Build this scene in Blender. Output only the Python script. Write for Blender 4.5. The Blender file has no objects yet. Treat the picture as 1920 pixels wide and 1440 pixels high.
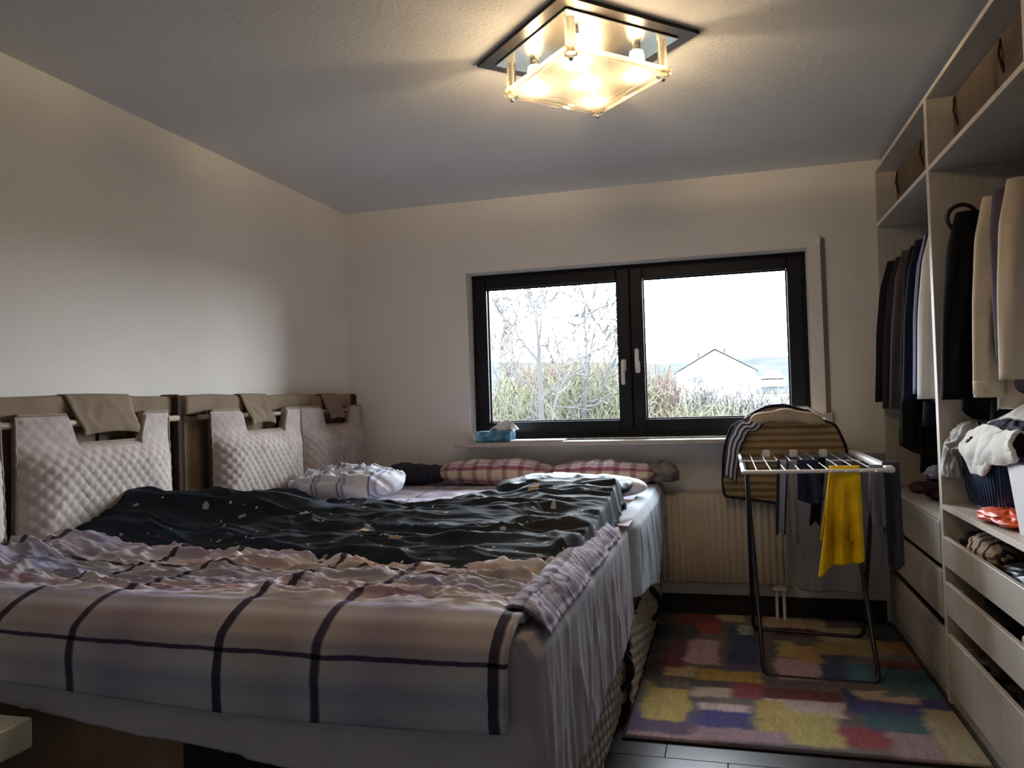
import bpy, math, random
import numpy as np
from mathutils import Vector, Matrix
PI = math.pi
COL = bpy.context.scene.collection
SC = bpy.context.scene

# ---------------------------------------------------------------- camera, world, exposure
F_ = Vector((-0.26326343, 0.96451749, 0.01995913))
R_ = Vector((0.96409268, 0.26378319, -0.03072028))
U_ = Vector((0.03489513, -0.01115492, 0.99932872))
CAM = Vector((0, 0, 1.2205))
cd = bpy.data.cameras.new('camera'); cam = bpy.data.objects.new('camera', cd); COL.objects.link(cam)
cam.matrix_world = Matrix.Translation(CAM) @ Matrix((R_, U_, -F_)).transposed().to_4x4()
cd.sensor_width = 36; cd.lens = 36 * 1449.6 / 1920; cd.clip_end = 2000; cd.clip_start = .02
SC.camera = cam

SKY = 14.0
w = bpy.data.worlds.new('world'); SC.world = w; w.use_nodes = True
bg = w.node_tree.nodes['Background']
bg.inputs[0].default_value = (.84, .91, 1, 1); bg.inputs[1].default_value = SKY
SC.view_settings.view_transform = 'Standard'; SC.view_settings.look = 'None'
SC.view_settings.gamma = 1; SC.view_settings.use_curve_mapping = False
SC.view_settings.exposure = 1.2
SC.cycles.max_bounces = 10; SC.cycles.diffuse_bounces = 5; SC.cycles.transparent_max_bounces = 24
SC.cycles.glossy_bounces = 4; SC.cycles.sample_clamp_indirect = 6
SC.cycles.caustics_reflective = False; SC.cycles.caustics_refractive = False
# daylight portal in the window opening (only steers sampling of the sky)
pl = bpy.data.lights.new('window_portal', 'AREA'); pl.shape = 'RECTANGLE'; pl.size = 2.0; pl.size_y = 1.05
pl.cycles.is_portal = True
po = bpy.data.objects.new('window_portal', pl); COL.objects.link(po)
po.location = (-.507, 4.66, 1.48); po.rotation_euler = (-PI / 2, 0, 0)

# ---------------------------------------------------------------- helpers: objects
def tag(o, label=None, cat=None, group=None, kind=None):
    if label: o['label'] = label
    if cat: o['category'] = cat
    if group: o['group'] = group
    if kind: o['kind'] = kind
    return o

def empty(name, loc=(0, 0, 0), rz=0, label=None, cat=None, group=None, kind=None):
    o = bpy.data.objects.new(name, None); COL.objects.link(o)
    o.location = loc; o.rotation_euler = (0, 0, rz); o.empty_display_size = .05
    return tag(o, label, cat, group, kind)

def link(name, me, mat=None, parent=None, smooth=False):
    o = bpy.data.objects.new(name, me); COL.objects.link(o)
    if mat and not me.materials: me.materials.append(mat)
    if smooth:
        me.polygons.foreach_set('use_smooth', [True] * len(me.polygons))
    if parent:
        o.parent = parent
        o.matrix_parent_inverse = Matrix.Identity(4)
        if parent.parent is None:
            o.location = -Vector(parent.location) if parent.rotation_euler.z == 0 and not parent.get('_local') else (0, 0, 0)
    return o
# NOTE: child meshes are authored in world coordinates unless the parent carries '_local'; link() offsets them.

class MB:
    def __init__(s): s.v = []; s.f = []
    def add(s, v, f):
        n = len(s.v); s.v += [tuple(map(float, p)) for p in v]; s.f += [tuple(i + n for i in q) for q in f]
        return s
    def box(s, x0, x1, y0, y1, z0, z1, bev=0):
        if x0 > x1: x0, x1 = x1, x0
        if y0 > y1: y0, y1 = y1, y0
        if z0 > z1: z0, z1 = z1, z0
        b = min(bev, (x1 - x0) * .45, (y1 - y0) * .45, (z1 - z0) * .45)
        if b <= 0:
            v = [(x, y, z) for z in (z0, z1) for y in (y0, y1) for x in (x0, x1)]
            return s.add(v, [(0, 2, 3, 1), (4, 5, 7, 6), (0, 1, 5, 4), (2, 6, 7, 3), (0, 4, 6, 2), (1, 3, 7, 5)])
        v = []
        for sx, X in ((-1, x0), (1, x1)):
            for sy, Y in ((-1, y0), (1, y1)):
                for sz, Z in ((-1, z0), (1, z1)):
                    v += [(X, Y - sy * b, Z - sz * b), (X - sx * b, Y, Z - sz * b), (X - sx * b, Y - sy * b, Z)]
        def i(sx, sy, sz, k): return ((sx > 0) * 4 + (sy > 0) * 2 + (sz > 0)) * 3 + k
        f = []
        for sg in (-1, 1):
            q = [i(sg, -1, -1, 0), i(sg, 1, -1, 0), i(sg, 1, 1, 0), i(sg, -1, 1, 0)]; f.append(q if sg > 0 else q[::-1])
            q = [i(-1, sg, -1, 1), i(1, sg, -1, 1), i(1, sg, 1, 1), i(-1, sg, 1, 1)]; f.append(q[::-1] if sg > 0 else q)
            q = [i(-1, -1, sg, 2), i(1, -1, sg, 2), i(1, 1, sg, 2), i(-1, 1, sg, 2)]; f.append(q if sg > 0 else q[::-1])
        for a in (-1, 1):
            for c in (-1, 1):
                f.append([i(a, c, -1, 0), i(a, c, 1, 0), i(a, c, 1, 1), i(a, c, -1, 1)])
                f.append([i(a, -1, c, 0), i(a, 1, c, 0), i(a, 1, c, 2), i(a, -1, c, 2)])
                f.append([i(-1, a, c, 1), i(1, a, c, 1), i(1, a, c, 2), i(-1, a, c, 2)])
                for d in (-1, 1): f.append([i(a, c, d, 0), i(a, c, d, 1), i(a, c, d, 2)])
        return s.add(v, f)
    def tube(s, pts, r, n=8, closed=False, flat=None):
        pts = [Vector(p) for p in pts]; m = len(pts)
        rr = r if hasattr(r, '__len__') else [r] * m
        v = []; up = None
        for k in range(m):
            a = pts[(k - 1) % m] if (closed or k) else pts[0]
            b = pts[(k + 1) % m] if (closed or k < m - 1) else pts[-1]
            t = (b - a).normalized()
            if up is None:
                up = Vector((0, 0, 1)) if abs(t.z) < .9 else Vector((1, 0, 0))
            u = t.cross(up).normalized(); up2 = u.cross(t).normalized(); up = up2
            for j in range(n):
                an = 2 * PI * j / n
                v.append(pts[k] + (u * math.cos(an) + up2 * math.sin(an) * (flat or 1)) * rr[k])
        f = []
        for k in range(m if closed else m - 1):
            k2 = (k + 1) % m
            for j in range(n):
                j2 = (j + 1) % n
                f.append((k * n + j, k * n + j2, k2 * n + j2, k2 * n + j))
        if not closed:
            f.append(tuple(range(n))[::-1]); f.append(tuple((m - 1) * n + j for j in range(n)))
        return s.add(v, f)
    def lathe(s, c, prof, n=20):
        v = []; f = []
        for r, z in prof:
            for j in range(n):
                a = 2 * PI * j / n; v.append((c[0] + r * math.cos(a), c[1] + r * math.sin(a), c[2] + z))
        m = len(prof)
        for k in range(m - 1):
            for j in range(n):
                j2 = (j + 1) % n; f.append((k * n + j, k * n + j2, (k + 1) * n + j2, (k + 1) * n + j))
        f.append(tuple(range(n))[::-1]); f.append(tuple((m - 1) * n + j for j in range(n)))
        return s.add(v, f)
    def build(s, name, mat, parent=None, smooth=False):
        me = bpy.data.meshes.new(name); me.from_pydata(s.v, [], s.f); me.update()
        return link(name, me, mat, parent, smooth)

def box(name, mat, parent, x0, x1, y0, y1, z0, z1, bev=.002):
    return MB().box(x0, x1, y0, y1, z0, z1, bev).build(name, mat, parent)

def grid(name, P, mat, parent=None, uv=None, cu=False, cv=False, caps=False, solid=0, col=None, offset=-1):
    """P: (nu,nv,3) array of points; optional metric uv (nu,nv,2) and colours."""
    nu, nv = P.shape[:2]
    v = P.reshape(-1, 3)
    a = np.arange(nu if cu else nu - 1)[:, None]; b = np.arange(nv if cv else nv - 1)[None, :]
    a2 = (a + 1) % nu; b2 = (b + 1) % nv
    f = np.stack([a * nv + b, a2 * nv + b, a2 * nv + b2, a * nv + b2], -1).reshape(-1, 4)
    fl = f.tolist()
    if caps:   # rings run along v (closed), cap first and last ring
        fl.append(list(range(nv))); fl.append([(nu - 1) * nv + j for j in range(nv)][::-1])
    me = bpy.data.meshes.new(name); me.from_pydata(v.tolist(), [], fl); me.update()
    if uv is not None:
        l = me.uv_layers.new(name='uv'); idx = np.empty(len(me.loops), dtype=np.int32)
        me.loops.foreach_get('vertex_index', idx)
        l.data.foreach_set('uv', uv.reshape(-1, 2)[idx].astype(np.float32).ravel())
    if col is not None:
        c = me.color_attributes.new('paint', 'FLOAT_COLOR', 'POINT')
        cc = np.ones((nu * nv, 4), np.float32); cc[:, :3] = col.reshape(-1, 3); c.data.foreach_set('color', cc.ravel())
    o = link(name, me, mat, parent, True)
    if solid:
        m = o.modifiers.new('thick', 'SOLIDIFY'); m.thickness = solid; m.offset = offset
    return o

# ---------------------------------------------------------------- helpers: noise
def _h(ix, iy, seed):
    n = (ix * 374761393 + iy * 668265263 + seed * 1274126177) & 0xffffffff
    n = ((n ^ (n >> 13)) * 1274126177) & 0xffffffff
    return ((n ^ (n >> 16)) & 0xffff) / 65535.0
def vn(x, y, seed=0):
    x = np.asarray(x, float); y = np.asarray(y, float)
    x, y = np.broadcast_arrays(x, y)
    ix = np.floor(x).astype(np.int64); iy = np.floor(y).astype(np.int64)
    fx = x - ix; fy = y - iy
    fx = fx ** 3 * (fx * (fx * 6 - 15) + 10); fy = fy ** 3 * (fy * (fy * 6 - 15) + 10)
    a = _h(ix, iy, seed); b = _h(ix + 1, iy, seed); c = _h(ix, iy + 1, seed); d = _h(ix + 1, iy + 1, seed)
    return a + (b - a) * fx + (c - a) * fy + (a - b - c + d) * fx * fy
def fbm(x, y, seed=0, o=3):
    t = 0; amp = 1; s = 0
    for k in range(o):
        t = t + amp * vn(np.asarray(x) * 2 ** k, np.asarray(y) * 2 ** k, seed + k * 7); s += amp; amp *= .5
    return t / s
def ridge(x, y, seed=0, p=1.6):
    return (1 - np.abs(2 * fbm(x, y, seed, 2) - 1)) ** p
def wrinkle(X, Y, s=1.0, ax=1.0, ay=1.0, seed=0):
    """folds of cloth, about -1..1, by warped ridges"""
    wx = X * ax / s; wy = Y * ay / s
    dx = fbm(wx * .5, wy * .5, seed + 50) * 2.4; dy = fbm(wx * .5 + 9, wy * .5, seed + 60) * 2.4
    a = ridge(wx + dx, wy + dy, seed, 2.2)
    b = ridge(wx * 2.1 - dy, wy * 2.1 + dx, seed + 11, 2.0)
    c = fbm(wx * 5 + dx, wy * 5, seed + 23)
    return a * 1.1 + b * .5 + c * .22 - .95
def ss(a, b, x):
    t = np.clip((np.asarray(x, float) - a) / (b - a), 0, 1); return t * t * (3 - 2 * t)
def lerp(xs, ys, x): return np.interp(x, xs, ys)

# ---------------------------------------------------------------- helpers: materials
def lin(h):
    if isinstance(h, str):
        c = [int(h[i:i + 2], 16) / 255 for i in (0, 2, 4)]
        return tuple(((q + .055) / 1.055) ** 2.4 if q > .04045 else q / 12.92 for q in c) + (1,)
    return tuple(h) + ((1,) if len(h) == 3 else ())
class NT:
    def __init__(s, name):
        s.m = bpy.data.materials.new(name); s.m.use_nodes = True; s.t = s.m.node_tree
        s.b = s.t.nodes['Principled BSDF']; s.out = s.t.nodes['Material Output']
    def n(s, kind, **kw):
        x = s.t.nodes.new(kind)
        for k, v in kw.items():
            if k.startswith('i_'):
                key = k[2:]; key = int(key) if key.isdigit() else key.replace('_', ' ')
                if hasattr(v, 'is_output') or isinstance(v, bpy.types.NodeSocket): s.t.links.new(v, x.inputs[key])
                else: x.inputs[key].default_value = v
            else: setattr(x, k, v)
        return x
    def l(s, a, b): s.t.links.new(a, b)
    def coord(s, which='Object'): return s.n('ShaderNodeTexCoord').outputs[which]
    def noise(s, scale, detail=3, vec=None, rough=.55, stretch=None):
        vec = vec or s.coord()
        if stretch:
            mp = s.n('ShaderNodeMapping'); s.l(vec, mp.inputs[0]); mp.inputs['Scale'].default_value = stretch; vec = mp.outputs[0]
        x = s.n('ShaderNodeTexNoise', i_Scale=scale, i_Detail=detail, i_Roughness=rough); s.l(vec, x.inputs['Vector'])
        return x.outputs['Fac']
    def ramp(s, fac, stops, interp='LINEAR'):
        r = s.n('ShaderNodeValToRGB'); s.l(fac, r.inputs[0]); e = r.color_ramp; e.interpolation = interp
        while len(e.elements) < len(stops): e.elements.new(.5)
        for k, (p, c) in enumerate(stops): e.elements[k].position = p; e.elements[k].color = lin(c)
        return r.outputs[0]
    def mix(s, fac, a, b, mode='MIX'):
        x = s.n('ShaderNodeMix', data_type='RGBA', blend_type=mode)
        for sock, v in ((x.inputs[0], fac), (x.inputs[6], a), (x.inputs[7], b)):
            if isinstance(v, bpy.types.NodeSocket): s.l(v, sock)
            else: sock.default_value = v if not isinstance(v, (tuple, str)) else lin(v)
        return x.outputs[2]
    def math(s, op, a, b=0.0):
        x = s.n('ShaderNodeMath', operation=op)
        for k, v in ((0, a), (1, b)):
            if isinstance(v, bpy.types.NodeSocket): s.l(v, x.inputs[k])
            else: x.inputs[k].default_value = v
        return x.outputs[0]
    def bump(s, h, strength=.3, dist=.002):
        x = s.n('ShaderNodeBump', i_Strength=strength, i_Distance=dist); s.l(h, x.inputs['Height']); s.l(x.outputs[0], s.b.inputs['Normal'])
    def set(s, color=None, rough=.6, metal=0, spec=None, sheen=None):
        if color is not None:
            if isinstance(color, bpy.types.NodeSocket): s.l(color, s.b.inputs['Base Color'])
            else: s.b.inputs['Base Color'].default_value = lin(color)
        s.b.inputs['Roughness'].default_value = rough; s.b.inputs['Metallic'].default_value = metal
        if spec is not None: s.b.inputs['Specular IOR Level'].default_value = spec
        if sheen: s.b.inputs['Sheen Weight'].default_value = sheen; s.b.inputs['Sheen Roughness'].default_value = .5
        return s.m

_mc = {}
def plain(name, c, rough=.6, metal=0, var=.06, scale=12, bump=.15, spec=None, sheen=None, bscale=None, dist=.001):
    if name in _mc: return _mc[name]
    t = NT(name); c = lin(c)
    nz = t.noise(scale, 4)
    lo = tuple(max(0, q * (1 - var)) for q in c[:3]); hi = tuple(min(1, q * (1 + var)) for q in c[:3])
    col = t.ramp(nz, [(.3, lo), (.7, hi)])
    if bump: t.bump(t.noise(bscale or scale * 14, 3), bump, dist)
    _mc[name] = t.set(col, rough, metal, spec, sheen); return _mc[name]

def fabric(name, c, var=.1, weave=500, **kw):
    return plain(name, c, rough=kw.pop('rough', .9), var=var, scale=kw.pop('scale', 9), bump=.35, bscale=weave, spec=.2, **kw)

def plaid(name, base, pu, ustops, pv, vstops, rough=.85, ou=0.0, ov=0.0, noise_var=.06, wob=0):
    t = NT(name); uv = t.n('ShaderNodeUVMap'); sp = t.n('ShaderNodeSeparateXYZ'); 
    if wob:
        wn = t.n('ShaderNodeTexNoise', i_Scale=14.0, i_Detail=3.0); t.l(uv.outputs[0], wn.inputs['Vector'])
        vm = t.n('ShaderNodeVectorMath', operation='SCALE'); t.l(wn.outputs['Color'], vm.inputs[0]); vm.inputs['Scale'].default_value = wob
        va = t.n('ShaderNodeVectorMath', operation='ADD'); t.l(uv.outputs[0], va.inputs[0]); t.l(vm.outputs[0], va.inputs[1]); t.l(va.outputs[0], sp.inputs[0])
    else: t.l(uv.outputs[0], sp.inputs[0])
    res = None
    for sock, per, off, st in ((sp.outputs[0], pu, ou, ustops), (sp.outputs[1], pv, ov, vstops)):
        if not st: continue
        fr = t.math('FRACT', t.math('DIVIDE', t.math('SUBTRACT', sock, off), per))
        r = t.ramp(fr, st)
        res = r if res is None else t.mix(1.0, res, r, 'MULTIPLY')
    res = t.mix(1.0, res, base, 'MULTIPLY')
    nz = t.ramp(t.noise(6, 3), [(.3, (1 - noise_var,) * 3), (.7, (1, 1, 1))])
    res = t.mix(1.0, res, nz, 'MULTIPLY')
    t.bump(t.noise(420, 2), .3, .0008)
    return t.set(res, rough, spec=.2)

def glassmat(name, tint=(1, 1, 1), gloss=.9, ior=1.45, rough=.02):
    t = NT(name); t.t.nodes.remove(t.b)
    tr = t.n('ShaderNodeBsdfTransparent'); tr.inputs[0].default_value = lin(tint)
    gl = t.n('ShaderNodeBsdfGlossy'); gl.inputs['Roughness'].default_value = rough; gl.inputs[0].default_value = (gloss,) * 3 + (1,)
    fr = t.n('ShaderNodeFresnel', i_IOR=ior); mx = t.n('ShaderNodeMixShader')
    t.l(fr.outputs[0], mx.inputs[0]); t.l(tr.outputs[0], mx.inputs[1]); t.l(gl.outputs[0], mx.inputs[2]); t.l(mx.outputs[0], t.out.inputs[0])
    return t.m
def emit(name, c, s):
    t = NT(name); t.b.inputs['Base Color'].default_value = lin(c)
    t.b.inputs['Emission Color'].default_value = lin(c); t.b.inputs['Emission Strength'].default_value = s
    return t.m

# wall paint: white woodchip paper
def wallmat(name, c):
    t = NT(name)
    col = t.ramp(t.noise(1.2, 3), [(.3, tuple(q * .96 for q in lin(c)[:3])), (.7, c)])
    t.bump(t.noise(55, 5, rough=.65), .35, .004)
    return t.set(col, .92, spec=.15)
WALL = wallmat('wall_paint', 'ebe6e0'); CEIL = wallmat('ceiling_paint', 'dcdcdc')
def woodmat(name, a, b, rough=.4, stretch=(1.5, 22, 22), spec=None, var=True):
    t = NT(name)
    n1 = t.noise(4, 5, stretch=stretch)
    info = t.n('ShaderNodeObjectInfo').outputs['Random']
    col = t.ramp(n1, [(.3, a), (.7, b)])
    if var:
        br = t.ramp(info, [(0, (.82, .82, .82)), (1, (1.12, 1.12, 1.12))])
        col = t.mix(1.0, col, br, 'MULTIPLY')
    t.bump(n1, .12, .001)
    return t.set(col, rough, spec=spec)
PLANK = woodmat('dark_plank_laminate', '2a2628', '403a3c', .27)
MEL = woodmat('white_stained_melamine', 'b4ada5', 'c4bdb5', .5, stretch=(14, 14, 2), var=False)
MEL_EDGE = plain('melamine_edge', 'd9d0c4', .5)
DARKFRAME = plain('dark_window_frame', '131119', .45, var=.15, bump=.05, spec=.3)
WHITEPL = plain('white_plastic', 'e8e6e2', .35, bump=0)
METAL = plain('brushed_steel', 'c9cbd2', .28, metal=1.0, bump=.05)
DKMETAL = plain('dark_grey_tube', '1c1d2c', .35, metal=.3, bump=.03)
WHMETAL = plain('white_coated_tube', 'dcdce2', .35, bump=.03)
CHROME = plain('chrome', 'e6e6e6', .08, metal=1.0, bump=0, var=0)
GLASS = glassmat('window_glass', (.97, .985, .98), gloss=.6, ior=1.3)

# ---------------------------------------------------------------- room shell
XL, XR, YB, YF, H = -2.263, 1.39, 4.41, -.7, 2.42
WX0, WX1, WZ0, WZ1 = -1.474, .46, .978, 1.987
T = .3
tag(box('wall_left', WALL, None, XL - .2, XL, YF - .2, YB, 0, H, 0), kind='structure')
tag(box('wall_right', WALL, None, XR, XR + .2, YF - .2, YB, 0, H, 0), kind='structure')
tag(box('wall_front', WALL, None, XL, XR, YF - .2, YF, 0, H, 0), kind='structure')
wb = MB()
wb.box(XL - .2, WX0, YB, YB + T, 0, H); wb.box(WX1, XR + .2, YB, YB + T, 0, H)
wb.box(WX0, WX1, YB, YB + T, 0, WZ0 - .03); wb.box(WX0, WX1, YB, YB + T, WZ1, H)
tag(wb.build('wall_back', WALL), kind='structure')
tag(box('ceiling', CEIL, None, XL - .2, XR + .2, YF - .2, YB + T, H, H + .2, 0), kind='structure')
fl = tag(box('floor', plain('floor_underlay', '15110f', .8), None, XL - .2, XR + .2, YF - .2, YB + T, -.12, -.012, 0), kind='structure')
# floor planks: rows run along X
rows = []
PW = .193; y = 2.66 - PW * 17
random.seed(4)
plank_cache = {}
def plank(x0, x1, y0, y1):
    key = (round(x1 - x0, 3), round(y1 - y0, 3))
    if key not in plank_cache:
        m = MB(); m.box(.0008, x1 - x0 - .0008, .0008, y1 - y0 - .0008, -.012, 0, .0016)
        me = bpy.data.meshes.new('plank'); me.from_pydata(m.v, [], m.f); me.materials.append(PLANK); plank_cache[key] = me
    o = bpy.data.objects.new('plank', plank_cache[key]); COL.objects.link(o); o.parent = fl; o.location = (x0, y0, 0)
for r in range(40):
    y0, y1 = y + r * PW, y + (r + 1) * PW
    if y1 < YF or y0 > YB: continue
    y0 = max(y0, YF); y1 = min(y1, YB)
    off = {17: -.233, 16: -.028}.get(r, (r * .437) % 1.28 - 1.0)
    x = off - 1.28 * 3
    while x < XR:
        a, b = max(x, XL), min(x + 1.28, XR)
        if b - a > .01: plank(a, b, y0, y1)
        x += 1.28
SKIRT = plain('dark_skirting', '120e0e', .6)
tag(box('baseboard_back', SKIRT, None, XL, .78, YB - .016, YB, 0, .115, .003), kind='structure')
tag(box('baseboard_left', SKIRT, None, XL, XL + .016, YF, YB - .016, 0, .085, .003), kind='structure')

# ---------------------------------------------------------------- window
win = empty('window_1', (0, 0, 0), kind='structure'); win['label'] = 'wide two-sash window with dark frame and white handles over the bed'
FY0, FY1 = 4.53, 4.60
fr = MB()
for a in ((-.545, -.47, FY0, FY1, 1.03, 1.952), (WX0, WX1, FY0, FY1, WZ0, 1.03), (WX0, WX1, FY0, FY1, 1.952, WZ1), (WX0, -1.432, FY0, FY1, 1.03, 1.952), (.42, WX1, FY0, FY1, 1.03, 1.952)):
    fr.box(*a, .004)
fr.build('outer_frame', DARKFRAME, win)
def sash(gx0, gx1, x0, x1):
    s = MB(); a, b = FY0 - .022, FY0 + .045
    for q in ((x0, gx0, a, b, 1.018, 1.962), (gx1, x1, a, b, 1.018, 1.962), (gx0, gx1, a, b, 1.018, 1.082), (gx0, gx1, a, b, 1.898, 1.962)):
        s.box(*q, .005)
    for q in ((gx0, gx0 + .008, b - .03, b - .02, 1.082, 1.898), (gx1 - .008, gx1, b - .03, b - .02, 1.082, 1.898),
              (gx0, gx1, b - .03, b - .02, 1.082, 1.09), (gx0, gx1, b - .03, b - .02, 1.89, 1.898)): s.box(*q)
    so = s.build('sash', DARKFRAME, win)
    return so, a
def child_of(parent, name, mb, mat, smooth=False):
    me = bpy.data.meshes.new(name); me.from_pydata(mb.v, [], mb.f); me.update(); me.materials.append(mat)
    if smooth: me.polygons.foreach_set('use_smooth', [True] * len(me.polygons))
    o = bpy.data.objects.new(name, me); COL.objects.link(o); o.parent = parent; return o
for gx0, gx1, x0, x1, hx, up in ((-1.378, -.583, -1.447, -.509, -.553, False), (-.433, .36, -.505, .437, -.472, True)):
    so, ya = sash(gx0, gx1, x0, x1)
    child_of(so, 'pane', MB().box(gx0, gx1, ya + .04, ya + .046, 1.082, 1.898), GLASS)
    h = MB(); zc = 1.40 if not up else 1.385
    h.box(hx - .014, hx + .014, ya - .012, ya, zc - .034, zc + .034, .006)
    h.tube([(hx, ya, zc), (hx, ya - .045, zc)], .009, 10)
    e = -.115 if not up else .105
    h.box(hx - .011, hx + .011, ya - .058, ya - .04, min(zc + e, zc - e * .13), max(zc + e, zc - e * .13), .006)
    child_of(so, 'handle', h, WHITEPL)
SILL = plain('cream_sill_stone', 'b8ada2', .45, var=.12, scale=40)
box('window_sill', SILL, win, WX0 - .05, WX1 + .04, 4.25, FY0, WZ0 - .03, WZ0 - .002, .006)
# shutter belt on the wall right of the window
bt = empty('shutter_strap', (.535, 4.41, 1.55), label='narrow roller shutter strap on the wall right of the window', cat='strap')
box('strap_guide', WHITEPL, bt, .505, .527, 4.392, 4.41, 1.99, 2.045, .004)
box('belt', fabric('belt_webbing', '7a6a62'), bt, .524, .546, 4.400, 4.404, 1.10, 2.03, .001)
box('belt_housing', plain('belt_box', 'b5aaa0', .5), bt, .512, .556, 4.385, 4.41, 1.03, 1.10, .004)

# tissue box and board on the sill
tb = empty('tissue_box', (-1.31, 4.38, .976), label='blue cardboard tissue box with a white tissue at the left of the sill', cat='box')
TBM = NT('tissue_box_print'); _c = TBM.ramp(TBM.noise(22, 4), [(.35, '1d4a63'), (.55, '3f7f9c'), (.75, '8fc0d2')]); TBM = TBM.set(_c, .5)
tbo = box('carton', TBM, tb, -1.40, -1.19, 4.29, 4.41, .976, 1.038, .003)
u = np.linspace(0, 1, 14)[:, None]; v = np.linspace(0, 1, 10)[None, :]
P = np.stack([-1.35 + u * .15 + v * .04 + .01 * np.sin(v * 9), 4.35 + .02 * np.sin(u * 9 + v * 4) + 0 * u, 1.036 + v * (.01 + .055 * np.sin(u * PI) ** .7) + 0 * u], -1)
grid('tissue', P, plain('tissue_paper', 'f2f2f2', .9), tb, solid=.0015)
sb = box('sill_board', plain('white_board', 'e8e4e0', .5), None, -1.19, -.88, 4.27, 4.42, .9765, .986, .002)
tag(sb, 'thin white board lying flat on the sill beside the tissue box', 'board')

# ---------------------------------------------------------------- radiator
RAD = plain('radiator_enamel', 'cdbfae', .45, bump=.03)
rd = empty('radiator', (-.5, 4.33, .2), label='wide cream ribbed panel radiator under the window', cat='radiator')
nx = 46 * 8 + 1; xs = np.linspace(-1.28, .29, nx); prof = 4.30 - .005 * np.clip(np.sin((xs + 1.28) / (1.57 / 46) * 2 * PI) * 1.8, -1, 1)
zz = np.array([.205, .212, .67, .682]); yy = np.array([.012, 0, 0, .012])
P = np.stack([np.repeat(xs[:, None], 4, 1), prof[:, None] + yy[None, :], np.repeat(zz[None, :], nx, 0)], -1)
grid('front_panel', P, RAD, rd, solid=.004, offset=1)
box('top_grille', RAD, rd, -1.28, .29, 4.312, 4.40, .672, .684, .002)
box('side_cover', RAD, rd, .283, .294, 4.30, 4.40, .205, .684, .002); box('side_cover', RAD, rd, -1.284, -1.276, 4.30, 4.40, .205, .684, .002)
box('rear_panel', RAD, rd, -1.27, .28, 4.37, 4.385, .21, .67, .002)
for px in (.235, .272):
    MB().tube([(px, 4.34, .21), (px, 4.34, .0)], .0085, 10).build('pipe', WHMETAL, rd)
MB().box(.215, .29, 4.32, 4.36, .165, .205, .006).build('valve_block', WHITEPL, rd)

# ---------------------------------------------------------------- headboards and cushions (along the left wall)
SUEDE = fabric('tan_suede', '8a7866', var=.18, weave=260, scale=5)
SUEDE_D = fabric('dark_brown_suede', '3a2f2b', var=.2, weave=260)
RODM = plain('beech_rod', 'a3917d', .45)
def headboard(y0, y1, label, straps, joints):
    h = empty('headboard', (-2.2, (y0 + y1) / 2, .1), label=label, cat='headboard', group='suede headboards along the left wall')
    box('back_panel', SUEDE, h, -2.258, -2.215, y0 + .02, y1 - .02, .1, 1.20, .01)
    n = 60; yy = np.linspace(y0, y1, n); a = np.linspace(0, 2 * PI, 20, endpoint=False)
    sag = .004 * np.sin(yy * 9) + .003 * fbm(yy * 8, 0, 3)
    P = np.stack([-2.215 + .03 * np.sign(np.cos(a))[None, :] * np.abs(np.cos(a))[None, :] ** .5 + 0 * yy[:, None],
                  yy[:, None] + 0 * a[None, :], 1.238 + sag[:, None] + .042 * np.sign(np.sin(a))[None, :] * np.abs(np.sin(a))[None, :] ** .5], -1)
    grid('padded_rail', P, SUEDE, h, cv=True, caps=True)
    for py, w_ in joints:
        box('upright_post', SUEDE_D, h, -2.258, -2.165, py - w_ / 2, py + w_ / 2, .1, 1.284, .012)
    MB().tube([(-2.168, y0 + .06, 1.186), (-2.168, y1 - .03, 1.186)], .012, 12).build('hanging_rod', RODM, h, True)
    for sy, sw in straps:    # suede loop folded over rail and rod
        t = np.linspace(0, 1, 30); c = np.linspace(-1, 1, 22)
        zz = np.interp(t, [0, .08, .16, .9, 1], [1.18, 1.283, 1.29, 1.172, 1.150]); xx = np.interp(t, [0, .08, .2, .6, .9, 1], [-2.235, -2.228, -2.180, -2.162, -2.138, -2.142])
        hw = np.interp(t, [0, .2, 1], [1, 1, .86]) * sw / 2
        P = np.stack([xx[:, None] + .006 * wrinkle(t[:, None] * 2, c[None, :] * 1.2, 1, seed=int(sy * 10)), sy + .03 * t[:, None] + hw[:, None] * c[None, :], zz[:, None] - .012 * c[None, :] ** 2 * t[:, None]], -1)
        grid('suede_strap', P, SUEDE, h, solid=.004)
    # seam posts on the panel
    for k in range(1, 4):
        yy_ = y0 + (y1 - y0) * k / 4
        MB().tube([(-2.213, yy_, .3), (-2.213, yy_, 1.19)], .005, 6).build('panel_seam', SUEDE_D, h)
    return h
headboard(1.12, 2.735, 'tan suede headboard behind the two cushions nearest the camera', [(2.30, .30), (1.50, .3)], [(2.715, .045), (1.14, .045)])
headboard(2.775, 4.33, 'tan suede headboard ending at the window wall corner', [(3.26, .22), (4.0, .20)], [(4.30, .045)])
CUSH = NT('quilted_beige_cotton')
_c = CUSH.ramp(CUSH.noise(16, 3), [(.3, 'b0a39e'), (.7, 'c6bab4')]); CUSH.bump(CUSH.noise(350, 2), .3, .001); CUSH = CUSH.set(_c, .9, spec=.2)
PIPE = fabric('beige_piping', '9a8778')
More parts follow.
